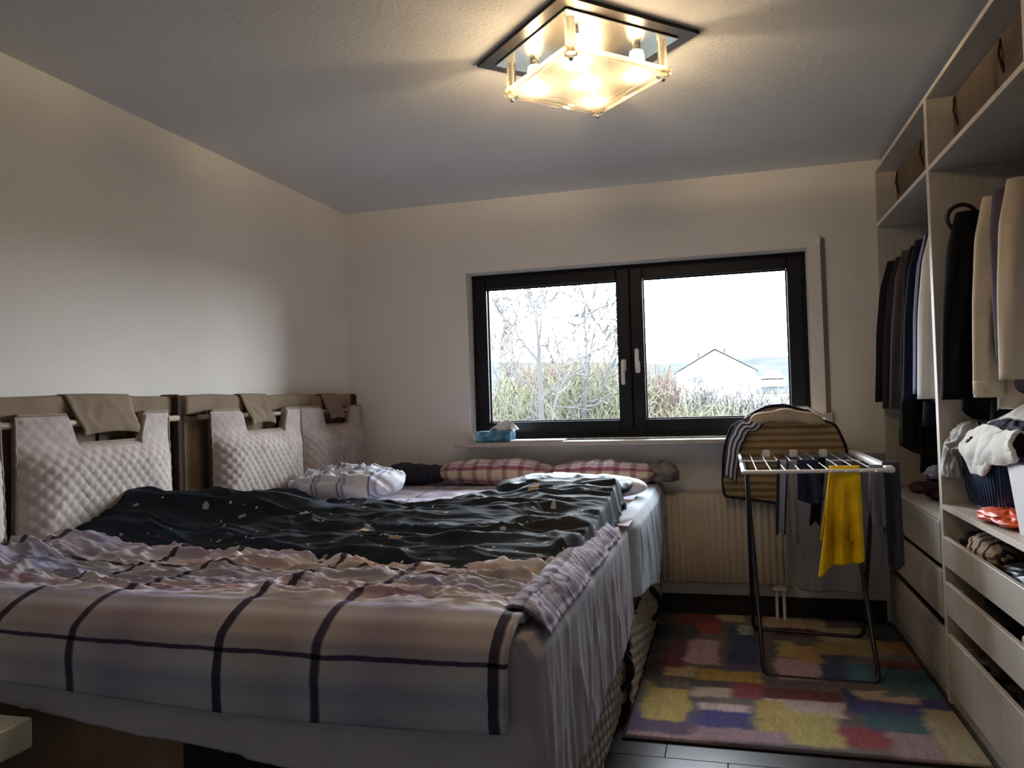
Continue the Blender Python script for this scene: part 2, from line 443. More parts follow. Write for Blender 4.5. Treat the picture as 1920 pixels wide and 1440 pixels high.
def cushion(y0, y1, label, seed, z0=.73, z1=1.215, xb=-2.165):
    o = empty('hanging_cushion', (xb, (y0 + y1) / 2, z0), label=label, cat='cushion', group='quilted cushions hung from the headboards')
    W = y1 - y0; nu, nv = 120, 90
    a0, a1 = .27, .80            # cut-out (as a fraction of the width)
    zc = z1 - .102
    def fld(u, v):               # puffiness and quilting over a (u across, v up) patch, metres
        y = u; z = v
        q = np.abs(np.sin((y + z) * PI / .047)) * np.abs(np.sin((y - z) * PI / .047))
        edge = np.minimum(np.minimum(y, W - y), np.maximum(z, 0) * .6 + .004)
        return .075 * (1 - np.exp(-np.clip(edge, 0, 1) / .07)) , .0065 * np.sqrt(q)
    uu = np.linspace(0, W, nu)[:, None]; vv = np.linspace(0, 1, nv)[None, :]
    ztop = np.where((uu > W * a0) & (uu < W * a1), 1, 0)
    s = np.clip(np.minimum((uu - W * a0) / .045, (W * a1 - uu) / .045), 0, 1)
    zt = z1 - (z1 - zc) * s ** 2 * (3 - 2 * s)
    hgt = zt - z0
    V = vv * hgt
    body, q = fld(uu + 0 * V, V)
    topfade = ss(0, .10, (zc + .02 - z0) - V)
    puff = body * (.30 + .70 * topfade) * (.85 + .3 * fbm(uu * 3, V * 3, seed)) * ss(0, .02, zt - z0 - V + .004)
    wob = .006 * (vn(uu * 6, V * 6, seed) - .5)
    X = xb + .012 + puff + q * (.3 + .7 * topfade)
    Y = y0 + uu + wob * 0 + .01 * np.sin(V * 7 + seed) * (uu / W - .5); Z = z0 + V + 0 * uu
    front = np.stack([X + 0 * V, Y + 0 * V, Z], -1)
    back = front.copy(); back[..., 0] = xb - .004
    # closed loop: front rows then back rows
    P = np.concatenate([front, back[:, ::-1]], axis=1)
    me = grid('quilted_pad', P, CUSH, o, cv=True)
    b = MB(); top = [tuple(front[i, -1] + np.array([.002, 0, .001])) for i in range(nu)]
    b.tube([tuple(front[0, j]) for j in range(0, nv, 3)] , .005, 6); b.tube([tuple(front[-1, j]) for j in range(0, nv, 3)], .005, 6); b.tube(top[::2], .005, 6)
    b.build('edge_piping', PIPE, o, True)
    # tab loops round the rod
    for ya, yb in ((.02, W * a0 - .02), (W * a1 + .02, W - .01)):
        t = np.linspace(-.1, 1.15 * PI, 14)
        Pt = np.stack([(-2.168 + .019 * np.cos(t + .3))[:, None] + 0 * np.zeros((1, 6)), y0 + np.linspace(ya, yb, 6)[None, :] + 0 * t[:, None], (z1 - .022 + .024 * np.sin(t))[:, None] + np.zeros((1, 6))], -1)
        grid('tab_loop', Pt, CUSH, o, solid=.004)
    return o
cushion(1.19, 1.885, 'quilted beige cushion cut off by the left edge of the photo', 1, z1=1.212)
cushion(1.93, 2.635, 'large quilted beige cushion behind the left end of the black duvet', 2)
cushion(2.895, 3.635, 'quilted beige cushion right of the dark headboard post', 3, z1=1.212)
cushion(3.645, 4.33, 'quilted beige cushion hanging next to the window wall corner', 4, z1=1.212)

# ---------------------------------------------------------------- beds
TICK = NT('quilted_bed_fabric')
_c = TICK.ramp(TICK.noise(14, 3), [(.3, '8f8478'), (.7, 'a89c90')]); TICK.bump(TICK.noise(300, 2), .3, .001); TICK = TICK.set(_c, .9, spec=.2)
BROWN = fabric('brown_base_fabric', '7a6454', var=.15)
MATT = fabric('mattress_ticking', 'c9c4c4')
BLACK = plain('black_fabric', '0c0b0d', .9)
def bed(y0, y1, xr, label, handles, niches):
    b = empty('box_spring_bed', (-1.25, (y0 + y1) / 2, 0), label=label, cat='bed', group='pair of box spring beds pushed together')
    box('base_frame', BROWN, b, -2.12, xr - .03, y0, y1, .05, .345, .012)
    # quilted side panel (foot end, faces the rug)
    ny, nz = 180, 44; Y = np.linspace(y0 + .005, y1 - .005, ny)[:, None]; Z = np.linspace(.03, .34, nz)[None, :]
    q = np.sqrt(np.abs(np.sin((Y + Z * .6) * PI / .07)) * np.abs(np.sin((Y * .6 - Z * 1.2) * PI / .07)))
    X = xr - .028 + .016 * q + .014 * np.sin((Z - .03) / .31 * PI) ** .5
    grid('quilted_side', np.stack([X, Y + 0 * Z, Z + 0 * Y], -1), TICK, b, solid=.006, offset=-1)
    for hy in handles:
        t = np.linspace(0, 1, 14); m = MB()
        m.tube([(xr - .005 + .045 * math.sin(PI * k), hy - .025 + .05 * k, .30 - .17 * k) for k in t], .007, 8, flat=2.0)
        m.build('side_handle', BLACK, b, True)
    for nx0, nx1 in niches:
        box('front_vent', BLACK, b, nx0, nx1, y0 - .012, y0 + .002, .10, .475, .004)
    box('front_board', BROWN, b, -2.12, xr - .04, y0 - .008, y0 + .02, .05, .52, .006)
    for lx in (-2.0, xr - .12):
        for ly in (y0 + .1, y1 - .1):
            MB().tube([(lx, ly, 0), (lx, ly, .055)], .025, 12).build('leg', BLACK, b)
    box('mattress', MATT, b, -2.12, xr - .02, y0 + .01, y1 - .01, .345, .70, .05)
    return b
bed(1.50, 2.93, -.40, 'box spring bed nearest the camera under the plaid comforter', [1.86, 2.86], [(-1.20, -.95), (-.84, -.5)])
bed(2.95, 4.37, -.365, 'box spring bed standing against the window wall', [3.78], [])

# fitted sheet of the near bed: hangs at the foot side and the front
SHEET = fabric('pale_lavender_sheet', 'a8a3ac', var=.06); SHEET2 = fabric('bluish_white_sheet', 'b3bac6', var=.06)
def sheet_skirt(name, path, zt, hem, mat, label, seed, inset=.05, top=None, cat='bedsheet'):
    """path: list of (x,y) round the mattress; hem: z of the hem per path point"""
    pts = np.array(path, float); d = np.r_[0, np.cumsum(np.hypot(*np.diff(pts, axis=0).T))]
    n = int(d[-1] / .008); s = np.linspace(0, d[-1], n); px = np.interp(s, d, pts[:, 0]); py = np.interp(s, d, pts[:, 1]); hz = np.interp(s, d, hem)
    for _ in range(10):
        px[1:-1] = (px[:-2] + px[2:] + 2 * px[1:-1]) / 4; py[1:-1] = (py[:-2] + py[2:] + 2 * py[1:-1]) / 4
    tx = np.gradient(px); ty = np.gradient(py); L = np.hypot(tx, ty); nx_, ny_ = ty / L, -tx / L
    m = 50; t = np.linspace(0, 1, m)[None, :]
    prof_out = np.interp(t, [0, .12, .25, 1], [-inset * 1.6, -.02, .004, .016]); 
    z = np.interp(t, [0, .12, .25, .3], [zt, zt - .004, zt - .04, zt - .07]) + 0 * s[:, None]
    z = np.where(t > .3, (zt - .07) + (hz[:, None] - zt + .07) * (t - .3) / .7, z)
    out = prof_out + (wrinkle(s[:, None] + 0 * t, z, .16, 1, .28, seed) * .011 + .003 * (vn(s[:, None] * 42, z * 5, seed) - .5)) * ss(.1, .5, t)
    out = np.maximum(out, -.13)
    out = out + .012 - .022 * (np.cos(0) if False else 1) * ss(.50, .60, z) * (py[:, None] < 1.52)
    P = np.stack([px[:, None] + nx_[:, None] * out, py[:, None] + ny_[:, None] * out, z], -1)
    o = grid(name, P, mat, None, solid=.003, uv=np.stack([s[:, None] + 0 * t, z], -1))
    return tag(o, label, cat)
sheet_skirt('bedsheet', [(-2.1, 1.49), (-1.7, 1.485), (-1.2, 1.485), (-.5, 1.485), (-.41, 1.49), (-.395, 1.58), (-.39, 1.9), (-.39, 2.3), (-.39, 2.75), (-.39, 3.0)], .735,
            [.55, .54, .49, .42, .36, .345, .34, .345, .335, .40], SHEET, 'pale lavender sheet hanging over the foot and front of the near bed', 3)
sheet_skirt('bedsheet', [(-.40, 2.97), (-.36, 3.05), (-.35, 3.3), (-.345, 3.6), (-.345, 3.8), (-.35, 4.1), (-.355, 4.36)], .745,
            [.45, .44, .42, .36, .47, .55, .58], SHEET2, 'bluish white sheet with a pointed tip hanging off the far bed', 8)
# sheet tops
def top_sheet(name, x0, x1, y0, y1, z, mat, label, seed, amp=.012, uvs=None, parent=None):
    nx_, ny_ = 150, 110; X = np.linspace(x0, x1, nx_)[:, None]; Y = np.linspace(y0, y1, ny_)[None, :]
    Z = z + amp * (wrinkle(X, Y, .22, .8, 1.4, seed)) * ss(0, .05, X - x0) * ss(0, .05, x1 - X) + 0 * X * Y
    o = grid(name, np.stack([X + 0 * Y, Y + 0 * X, Z], -1), mat, parent, solid=.004, uv=np.stack([X + 0 * Y, Y + 0 * X], -1))
    return tag(o, label, 'bedsheet')
SOFTPLAID = plaid('faded_lavender_plaid', 'd8d4dc', .34, [(0, (1, 1, 1)), (.4, (1, 1, 1)), (.46, 'a9a3b8'), (.52, (1, 1, 1)), (.8, 'd8d0e0'), (1, (1, 1, 1))], .3, [(0, (1, 1, 1)), (.45, 'c9bfc6'), (.6, (1, 1, 1)), (1, 'e0dce6')])
top_sheet('bedsheet', -2.1, -.36, 2.90, 4.36, .735, SOFTPLAID, 'crumpled faded lavender plaid sheet on top of the far bed', 12, .016)

# ---------------------------------------------------------------- plaid comforter
NAVY = '2a2440'
PLAID = plaid('cream_navy_plaid', 'dedce6', .62,
  [(0, '5a5468'), (.034, '5a5468'), (.040, (1, 1, 1)), (.17, 'f8f4ea'), (.28, 'f0ebee'), (.374, (1, 1, 1)), (.38, '625a72'), (.408, '625a72'), (.416, 'faf8f6'), (.6, 'dedae8'), (.74, 'f4f0f2'), (.9, (1, 1, 1)), (.99, 'ffffff')],
  .50, [(0, 'b9bcc4'), (.06, 'c8c8cc'), (.12, 'b8b8c6'), (.20, 'd4d2cc'), (.246, 'd0ccc4'), (.250, '504860'), (.266, '504860'), (.270, 'd8ccc4'), (.40, 'dacac4'), (.46, 'ffffff'), (.55, 'cbc0d0'), (.62, 'ffffff'), (.76, 'c8a2ac'), (.79, 'f4eeee'), (.88, 'd8ccc2'), (.94, 'b4b4cc'), (.99, 'e0dae4')],
  ou=-1.695, ov=.004, noise_var=.16, wob=.010)
# profile along the cloth: hem -> up the front -> over the bend -> back over the bed
nu, nv = 300, 280
X0, X1 = -2.13, -.425
u = np.linspace(0, 1, nu)[:, None]; v = np.linspace(0, 1.55, nv)[None, :]
X = X0 + (X1 - X0) * u + 0 * v
hem = np.interp(X[:, :1], [-2.13, -1.7, -1.2, -.9, -.45], [.62, .60, .575, .565, .575])
pv = [0, .08, .155, .21, .26, .33, .45, 1.55]
py_ = [1.437, 1.434, 1.454, 1.505, 1.555, 1.625, 1.75, 2.85]
pz_ = [0, .08, .15, .182, .198, .195, .18, .17]
Yc = np.interp(v, pv, py_) + 0 * u
k = (.76 - hem) / .18
Zc = hem + np.interp(v, pv, pz_) * (.73 - hem + .03) / .18
# softly smooth the profile
for _ in range(6):
    Yc[:, 1:-1] = (Yc[:, :-2] + Yc[:, 2:] + 2 * Yc[:, 1:-1]) / 4; Zc[:, 1:-1] = (Zc[:, :-2] + Zc[:, 2:] + 2 * Zc[:, 1:-1]) / 4
topw = ss(.24, .40, v)
wr = wrinkle(X, Yc, .26, 1.0, 1.8, 31) * .028 + wrinkle(X, Yc, .10, 1.0, 2.4, 37) * .010
Zc = Zc + topw * (wr + .012) + .060 * ss(-1.8, -2.12, X) * topw
Yc = Yc - (1 - topw) * (wrinkle(X, Zc, .30, .5, .9, 5) * .007) 
yfc = np.interp(X, [-2.14, -1.95, -1.73, -1.45, -1.23, -.97, -.7, -.49, -.40], [2.06, 2.10, 2.14, 2.09, 2.055, 2.02, 2.02, 2.05, 2.30])
mk = ss(.02, .10, Yc - yfc) * (X < -.44); Zc = Zc * (1 - mk) + .729 * mk
# right edge rolls down a little over the foot of the bed
e = ss(-.50, -.425, X); Zc = Zc - e * .035 * topw; X = X + .0 * e
Zc = np.where(topw > .5, np.maximum(Zc, .727), Zc)
P = np.stack([X, Yc, Zc], -1)
cf = grid('comforter', P, PLAID, None, uv=np.stack([X, v + 0 * u], -1), solid=.02, offset=-1)
tag(cf, 'thick cream comforter with navy and lavender plaid lines on the near bed', 'comforter')

# bunched plaid edge along the foot of the near bed
n = 240; s = np.linspace(0, 1, n)[:, None]; a = np.linspace(0, 1, 26)[None, :]
yy = 1.60 + s * 1.16
xx = -.465 + a * (.075 + .02 * fbm(yy * 5, 0 * yy, 2)) + .008 * wrinkle(yy, a * .3, .12, 1, 1, 4)
z_ = .772 - .055 * a ** 2 + .010 * wrinkle(yy + a * .05, a * .2, .16, 1.0, .6, 9) * np.sin(PI * (.15 + .8 * a)) + .012 * np.sin(a * PI)
EDGEPL = plaid('bunched_grey_plaid', 'b4aebc', .11, [(0, '8884a0'), (.14, 'ffffff'), (.6, 'e0dae2'), (.72, '8e8aa4'), (.8, 'ffffff'), (1, 'ffffff')], .06, [(0, 'ffffff'), (.7, 'dcd6de'), (.85, 'a8a4b8')], wob=.02)
o = grid('crumpled_cover_edge', np.stack([xx + 0 * yy, yy + 0 * a, z_ + 0 * yy], -1), EDGEPL, None, uv=np.stack([yy + 0 * a, a * .12 + 0 * yy], -1), solid=.006)
tag(o, 'narrow crumpled grey plaid cover edge along the foot of the near bed', 'bed cover')

# ---------------------------------------------------------------- black duvet
DUV = NT('black_printed_duvet')
uvn = DUV.n('ShaderNodeUVMap').outputs[0]
def dots(scale, thr, c, seed, base, soft=.02):
    vo = DUV.n('ShaderNodeTexVoronoi', i_Scale=scale); mp = DUV.n('ShaderNodeMapping'); mp.inputs['Location'].default_value = (seed, seed * .7, 0)
    wn = DUV.n('ShaderNodeTexNoise', i_Scale=scale * 2.3); DUV.l(uvn, wn.inputs['Vector'])
    ad = DUV.n('ShaderNodeVectorMath', operation='SCALE'); DUV.l(wn.outputs['Color'], ad.inputs[0]); ad.inputs['Scale'].default_value = .35 / scale
    a2 = DUV.n('ShaderNodeVectorMath', operation='ADD'); DUV.l(uvn, a2.inputs[0]); DUV.l(ad.outputs[0], a2.inputs[1])
    DUV.l(a2.outputs[0], mp.inputs[0]); DUV.l(mp.outputs[0], vo.inputs['Vector'])
    m = DUV.math('LESS_THAN', vo.outputs['Distance'], thr)
    sel = DUV.n('ShaderNodeSeparateColor'); DUV.l(vo.outputs['Color'], sel.inputs[0])
    m = DUV.math('MULTIPLY', m, DUV.math('LESS_THAN', sel.outputs[0], .5))
    return DUV.mix(m, base, c)
c0 = DUV.ramp(DUV.noise(3, 3, vec=uvn), [(.3, '0a0d15'), (.7, '1b2a3c')])
c1 = dots(6, .15, '9a8878', 3.3, c0); c1 = dots(14, .15, '8f9098', 7.1, c1); c1 = dots(24, .10, 'c0c0c4', 1.7, c1); c1 = dots(5, .13, '1a3f38', 12.3, c1)
DUV.bump(DUV.noise(60, 3), .2, .002); DUV = DUV.set(c1, .75, spec=.22)
nu, nv = 340, 230
u = np.linspace(0, 1, nu)[:, None]; v = np.linspace(0, 1, nv)[None, :]
X = -2.14 + u * 1.735
yf = np.interp(X, [-2.14, -1.95, -1.73, -1.45, -1.23, -.97, -.7, -.49, -.40], [2.06, 2.10, 2.14, 2.09, 2.055, 2.02, 2.02, 2.05, 2.30]) + .02 * (vn(X * 9, 0 * X, 5) - .5)
yb = np.interp(X, [-2.14, -1.8, -1.2, -.9, -.41], [2.72, 2.88, 3.0, 3.2, 3.30])
Y = yf + (yb - yf) * v
D = (Y - yf)
Z = .768 + .035 * ss(0, .12, D) + .030 * ss(.05, .75, D) + .05 * ss(-1.75, -2.1, X)
Z = Z + .085 * np.exp(-((X + 1.66) / .15) ** 2 - ((Y - 2.60) / .15) ** 2) + .065 * np.exp(-((X + 2.03) / .24) ** 2 - ((Y - 2.38) / .16) ** 2) + .050 * np.exp(-((X + 1.84) / .12) ** 2 - ((Y - 2.50) / .15) ** 2)
Z = Z - .02 * np.exp(-((X + 1.25) / .25) ** 2 - ((Y - 2.95) / .25) ** 2) + .02 * ss(-1.0, -.7, X) * ss(2.9, 3.15, Y)
wrk = wrinkle(X, Y, .36, .7, 1.6, 71) * .030 + wrinkle(X, Y, .17, .55, 1.9, 77) * .008 + .010 * (fbm(X * 4, Y * 9, 78) - .5)
Z = Z + wrk * ss(0, .06, D)
rim = ss(0, .06, v * 1.0) * ss(0, .05, 1 - v) * ss(-.40, -.47, X)
Z = Z - (1 - ss(0, .07, 1 - v)) * .10 - (1 - ss(-.405, -.432, X)) * .10 + .018 * ss(-.95, -.6, X) * ss(2.6, 3.0, Y) - (1 - ss(0, .03, v)) * .02
Z = np.where(X > -.43, np.maximum(Z, .70), np.maximum(Z, .762))
Xo = X + .012 * (vn(Y * 8, X * 0, 9) - .5) + 0 * v
o = grid('duvet', np.stack([Xo, Y, Z], -1), DUV, None, uv=np.stack([X + 0 * v, Y], -1), solid=.03, offset=-1)
tag(o, 'black duvet with scattered pale print heaped across the middle of the beds', 'duvet')
# folded dark teal corner at the back right
TEAL = fabric('dark_teal_cotton', '16242e', rough=.55)
def slab(name, x0, x1, y0, y1, z0, z1, mat, label, cat, seed, amp=.012, rot=0, uvm=False, parent=None, pw=3.0, group=None):
    """soft folded or stuffed block: superellipsoid with folds"""
    nu, nv = 90, 60
    th = np.linspace(-PI, PI, nu, endpoint=False)[:, None]; ph = np.linspace(-PI / 2, PI / 2, nv)[None, :]
    def sp(c, p): return np.sign(c) * np.abs(c) ** (2 / p)
    x = sp(np.cos(th), pw) * sp(np.cos(ph), pw * .8); y = sp(np.sin(th), pw) * sp(np.cos(ph), pw * .8); z = sp(np.sin(ph), 2.2) + 0 * th
    hx, hy, hz = (x1 - x0) / 2, (y1 - y0) / 2, (z1 - z0) / 2
    Xp = x * hx; Yp = y * hy; Zp = z * hz
    wv = wrinkle(Xp + seed, Yp + Zp, .16, 1, 1.2, seed)
    Zp = Zp + amp * wv * (z > -.3) * (1 - np.abs(z) ** 6 * 0); Xp = Xp * (1 + .03 * wv); Yp = Yp * (1 + .04 * wv)
    c, s_ = math.cos(rot), math.sin(rot)
    P = np.stack([(x0 + x1) / 2 + c * Xp - s_ * Yp, (y0 + y1) / 2 + s_ * Xp + c * Yp, (z0 + z1) / 2 + Zp], -1)
    o = grid(name, P, mat, parent, cu=True, uv=np.stack([Xp, Yp + Zp], -1))
    if label: tag(o, label, cat, group)
    return o
slab('folded_blanket', -.98, -.395, 3.15, 3.50, .775, .885, TEAL, 'folded dark teal blanket at the right end of the duvet', 'blanket', 14, .012)
# white rolled cloth behind it
WHITEF = fabric('soft_white_cotton', 'd5d5dc', var=.05)
slab('rolled_towel', -.80, -.36, 3.56, 3.74, .745, .845, WHITEF, 'rolled white towel behind the dark teal blanket', 'towel', 5, .006)
STRP = plaid('white_blue_stripe', 'd3d5de', .13, [(0, (1, 1, 1)), (.5, (1, 1, 1)), (.56, '59608a'), (.62, (1, 1, 1)), (.75, 'b9b2c8'), (.8, (1, 1, 1))], .2, [(0, (1, 1, 1)), (.5, (1, 1, 1)), (.6, 'c2b2a8'), (.8, (1, 1, 1))])
slab('bunched_quilt', -2.10, -1.54, 3.25, 3.75, .742, .905, STRP, 'bunched white quilt with thin blue stripes against the corner cushion', 'quilt', 21, .04, pw=2.3)
PLR = plaid('red_purple_check', 'eee8e8', .088, [(0, 'ffffff'), (.45, 'ffffff'), (.55, 'cdb2ba'), (.78, 'cdb2ba'), (.88, 'ffffff')],
            .5655, [(0, 'f0e6d2'), (.16, 'ffffff'), (.34, 'ffffff'), (.37, 'd0a0b0'), (.39, 'f4ecec'), (.41, 'b87890'), (.445, 'b87890'), (.46, 'e4d6b8'), (.56, 'e4d6b8'), (.6, 'b88898'), (.66, 'ece0cc')], wob=.006)
def pillow(x0, x1, y, z0, z1, mat, label, seed, d=.26, group=None):
    nu, nv = 100, 48
    t = np.linspace(0, 1, nu)[:, None]; a = np.linspace(0, 2 * PI, nv, endpoint=False)[None, :]
    e = np.clip(np.sin(PI * np.clip(t, .0, 1)), 0, 1) ** .32
    hz = (z1 - z0) / 2; hy = d / 2
    cr = wrinkle(t * (x1 - x0) + seed, a * .06, .12, 1, .5, seed) * .012
    X = x0 + (x1 - x0) * t + 0 * a
    Yp = y + (hy * np.cos(a) * (.35 + .65 * e)) + cr * np.cos(a)
    Zp = (z0 + z1) / 2 + hz * np.sin(a) * e + cr * np.sin(a) * 1.2
    o = grid('pillow', np.stack([X, Yp, Zp], -1), mat, None, cv=True, caps=True, uv=np.stack([X, a * .09 + 0 * t], -1))
    return tag(o, label, 'pillow', group)
pillow(-1.60, -.93, 4.22, .735, .885, PLR, 'red checked pillow under the tissue box end of the sill', 3, group='red checked pillows under the window')
pillow(-.96, -.365, 4.20, .735, .875, PLR, 'red checked pillow at the radiator end of the bed', 8, group='red checked pillows under the window')
pillow(-1.93, -1.56, 4.20, .738, .868, fabric('charcoal_cotton', '2c2b36', rough=.7), 'small charcoal pillow between striped quilt and checked pillow', 5)
FUZZ = fabric('grey_brown_fleece', '8a827e', var=.3, weave=120)

# ---------------------------------------------------------------- white table corner at the lower left
WT = plain('white_lacquer', 'e6dfc8', .4)
wt = empty('white_side_table', (-1.8, 1.1, 0), label='white side table corner at the lower left in front of the bed', cat='table')
box('tabletop', WT, wt, -2.05, -1.50, .83, 1.38, .485, .55, .003)
for lx in (-2.02, -1.62):
    for ly in (.86, 1.24):
        box('leg', WT, wt, lx, lx + .05, ly, ly + .05, 0, .485, .002)

# ---------------------------------------------------------------- rug
PAL = {'P1': '5d4a6e', 'Y1': 'b39a34', 'B1': '3a3a86', 'C1': 'c0a9a6', 'T1': 'b7a072', 'G1': '4a4a34', 'Y2': 'b0902c', 'G2': '4c4650', 'C2': 'b8a58c', 'R1': '96303f', 'R2': '6a2c30',
       'Y3': 'b3a24a', 'M1': '9a7a86', 'B2': '243f66', 'B3': '2b6272', 'C3': 'a89a74', 'B4': '2a6f96', 'O1': 'b98a3a', 'M2': 'b08fa2', 'C4': '9db096', 'P2': '6a3350', 'R3': '7a2a30', 'T2': '9c8440',
       'O2': '97662f', 'G3': '31424a', 'P3': '54467c'}
PATCH = [(-.39,-.14,2.81,3.00,"P1"),(-.35,-.17,2.93,3.33,"Y1"),(-.33,-.02,3.25,3.35,"G2"),(-.23,-.06,3.35,3.46,"G1"),(-.15,.12,3.37,3.51,"Y2"),(-.14,.06,2.89,3.07,"B1"),(-.14,.06,3.05,3.12,"C1"),(-.30,-.16,3.39,3.53,"T1"),
(-.16,-.01,3.19,3.29,"C2"),(-.01,.12,3.20,3.37,"R1"),(.12,.40,3.21,3.33,"R2"),(.12,.40,3.06,3.22,"C1"),(.17,.36,2.81,3.11,"Y3"),(.08,.18,2.90,3.19,"Y1"),(-.14,.17,2.80,2.90,"M1"),(.35,.53,2.83,2.99,"R1"),(.41,.47,3.14,3.37,"B2"),
(.43,.71,3.12,3.25,"B1"),(.46,.70,3.26,3.37,"C2"),(.46,.68,2.97,3.15,"B3"),(.66,.83,3.00,3.21,"C3"),(.58,.85,3.32,3.68,"B3"),(.68,.84,3.22,3.31,"B1"),(.37,.49,3.46,3.80,"B2"),(.47,.57,3.45,3.69,"B4"),(.17,.36,3.44,3.71,"M2"),
(.19,.29,3.73,3.96,"Y3"),(.29,.39,3.66,3.91,"O1"),(-.02,.12,3.55,4.18,"B2"),(.03,.10,4.03,4.20,"C4"),(-.21,-.06,3.57,3.92,"M2"),(-.30,-.21,3.50,3.90,"P2"),(-.29,-.06,4.18,4.40,"R3"),(-.07,.06,4.26,4.40,"T1"),(-.17,-.06,4.02,4.23,"R1"),
(.17,.46,4.18,4.38,"T1"),(.21,.42,4.04,4.18,"R2"),(.42,.67,3.95,4.22,"C3"),(.37,.64,3.79,3.97,"T2"),(.62,.81,3.84,4.04,"O2"),(.61,.78,3.64,3.75,"R2"),(.51,.66,2.76,2.98,"M1"),(-.39,-.17,3.90,4.16,"G3"),(-.35,-.20,3.49,3.60,"P2"),
(-.04,.11,3.49,3.60,"P3"),(.66,.84,2.76,3.00,"C3"),(.62,.84,4.05,4.4,"G3"),(-.38,-.1,2.76,2.82,"M1")]
RX0, RX1, RY0, RY1 = -.385, .79, 2.775, 4.385
nx_, ny_ = 260, 340
gx = np.linspace(RX0, RX1, nx_)[:, None]; gy = np.linspace(RY0, RY1, ny_)[None, :]
base = np.zeros((nx_, ny_, 3)); ca = np.array(lin('7d6c6a')[:3]); cb = np.array(lin('4d4a58')[:3])
f_ = fbm(gx * 5, gy * 7, 3)[..., None]; base = ca * f_ + cb * (1 - f_)
wxn = .050 * (fbm(gx * 18, gy * 18, 40) - .5); wyn = .034 * (fbm(gx * 14, gy * 22, 41) - .5)
for k, (a, b, c, d, key) in enumerate(PATCH):
    sx = ss(-.022, .022, gx + wxn - a) * ss(-.022, .022, b - gx - wxn); sy = ss(-.014, .014, gy + wyn - c) * ss(-.014, .014, d - gy - wyn)
    m = (sx * sy)[..., None] * (.70 + .28 * vn(gx * 60, gy * 10, k))[..., None]
    base = base * (1 - m) + np.array(lin(PAL[key])[:3]) * m
g_ = base.mean(-1, keepdims=True); base = base * .72 + g_ * .28
base = base * (.86 + .28 * vn(gx * 220, gy * 40, 8))[..., None]
zt = .011 + .0015 * vn(gx * 160, gy * 160, 2)
edge = ss(0, .008, gx - RX0) * ss(0, .008, RX1 - gx) * ss(0, .008, gy - RY0) * ss(0, .008, RY1 - gy)
P = np.stack([gx + 0 * gy, gy + 0 * gx, .003 + zt * edge], -1)
RUG = NT('painted_patch_rug'); at_ = RUG.n('ShaderNodeAttribute', attribute_name='paint'); RUG.bump(RUG.noise(500, 2), .5, .002); RUG = RUG.set(at_.outputs['Color'], .95, spec=.1)
rg = empty('rug', ((RX0 + RX1) / 2, (RY0 + RY1) / 2, 0), label='multicoloured patchwork rug on the dark floor beside the bed', cat='rug')
grid('pile_top', P, RUG, rg, col=base)
bd = MB()
for q in ((RX0 - .005, RX1 + .002, RY0 - .006, RY0 + .004), (RX0 - .005, RX1 + .002, RY1 - .004, RY1 + .006), (RX0 - .006, RX0 + .004, RY0, RY1), (RX1 - .004, RX1 + .003, RY0, RY1)): bd.box(*q, 0, .008, .002)
bd.build('bound_edge', fabric('dark_binding', '2a2226'), rg)

# ---------------------------------------------------------------- wardrobe
WXF, WXB = .80, 1.38
Y0, Y1, Y2, ZT, ZS = 4.392, 3.343, 2.315, 2.36, 2.085
TH = .018
def bay(y0, y1, label, deck, drawers, floorz=.06):
    wd = empty('open_wardrobe', (1.09, (y0 + y1) / 2, 0), label=label, cat='wardrobe', group='open wardrobe frames along the right wall')
    wd['_w'] = 1
    for yy in (y0, y1 - TH):
        box('side_panel', MEL, wd, WXF + .003, WXB, yy, yy + TH, 0, ZT, .001)
        box('edge_band', MEL_EDGE, wd, WXF, WXF + .003, yy, yy + TH, 0, ZT, 0)
    for nm, z in (('top_panel', ZT - TH), ('top_shelf', ZS - .025), ('deck_shelf', deck - TH), ('bottom_panel', floorz)):
        box(nm, MEL, wd, WXF + .003, WXB, y0 + TH, y1 - TH, z, z + TH, .001)
        box('edge_band', MEL_EDGE, wd, WXF, WXF + .003, y0 + TH, y1 - TH, z, z + TH, 0)
    box('back_panel', MEL, wd, WXB, WXB + .006, y0, y1, 0, ZT, 0)
    box('plinth', MEL, wd, WXF + .012, WXF + .026, y0 + TH, y1 - TH, 0, floorz, 0)
    for z0, z1, ox in drawers:
        d = MB().box(WXF - .004 - ox, WXF + .014 - ox, y0 + TH + .003, y1 - TH - .003, z0, z1, .002)
        do = d.build('drawer_front', MEL, wd)
        m = MB(); bx0, bx1 = WXF + .014 - ox, WXB - .05 - ox; hh = z0 + (z1 - z0) * .75
        m.box(bx0, bx1, y0 + TH + .012, y0 + TH + .024, z0 + .01, hh); m.box(bx0, bx1, y1 - TH - .024, y1 - TH - .012, z0 + .01, hh); m.box(bx0, bx1, y0 + TH + .024, y1 - TH - .024, z0 + .01, z0 + .02); m.box(bx1 - .012, bx1, y0 + TH + .024, y1 - TH - .024, z0 + .02, hh)
        m.build('drawer_tray', MEL, wd)
    MB().tube([(1.09, y0 + TH, 1.955), (1.09, y1 - TH, 1.955)], .0125, 12).build('clothes_rail', METAL, wd, True)
    return wd
bay(Y1, Y0, 'open pale wardrobe frame next to the window wall', .712, [(.525, .69, 0), (.315, .497, 0), (.07, .270, 0)])
bay(Y2, Y1 - .001, 'open pale wardrobe frame with blue basket on its shelf', .765, [(.532, .643, 0), (.345, .468, 0), (.055, .270, 0)])
bay(Y2 - 1.03, Y2 - .001, 'open pale wardrobe frame cut off by the right edge of the photo', .765, [(.532, .643, 0), (.345, .468, 0), (.055, .270, 0)])

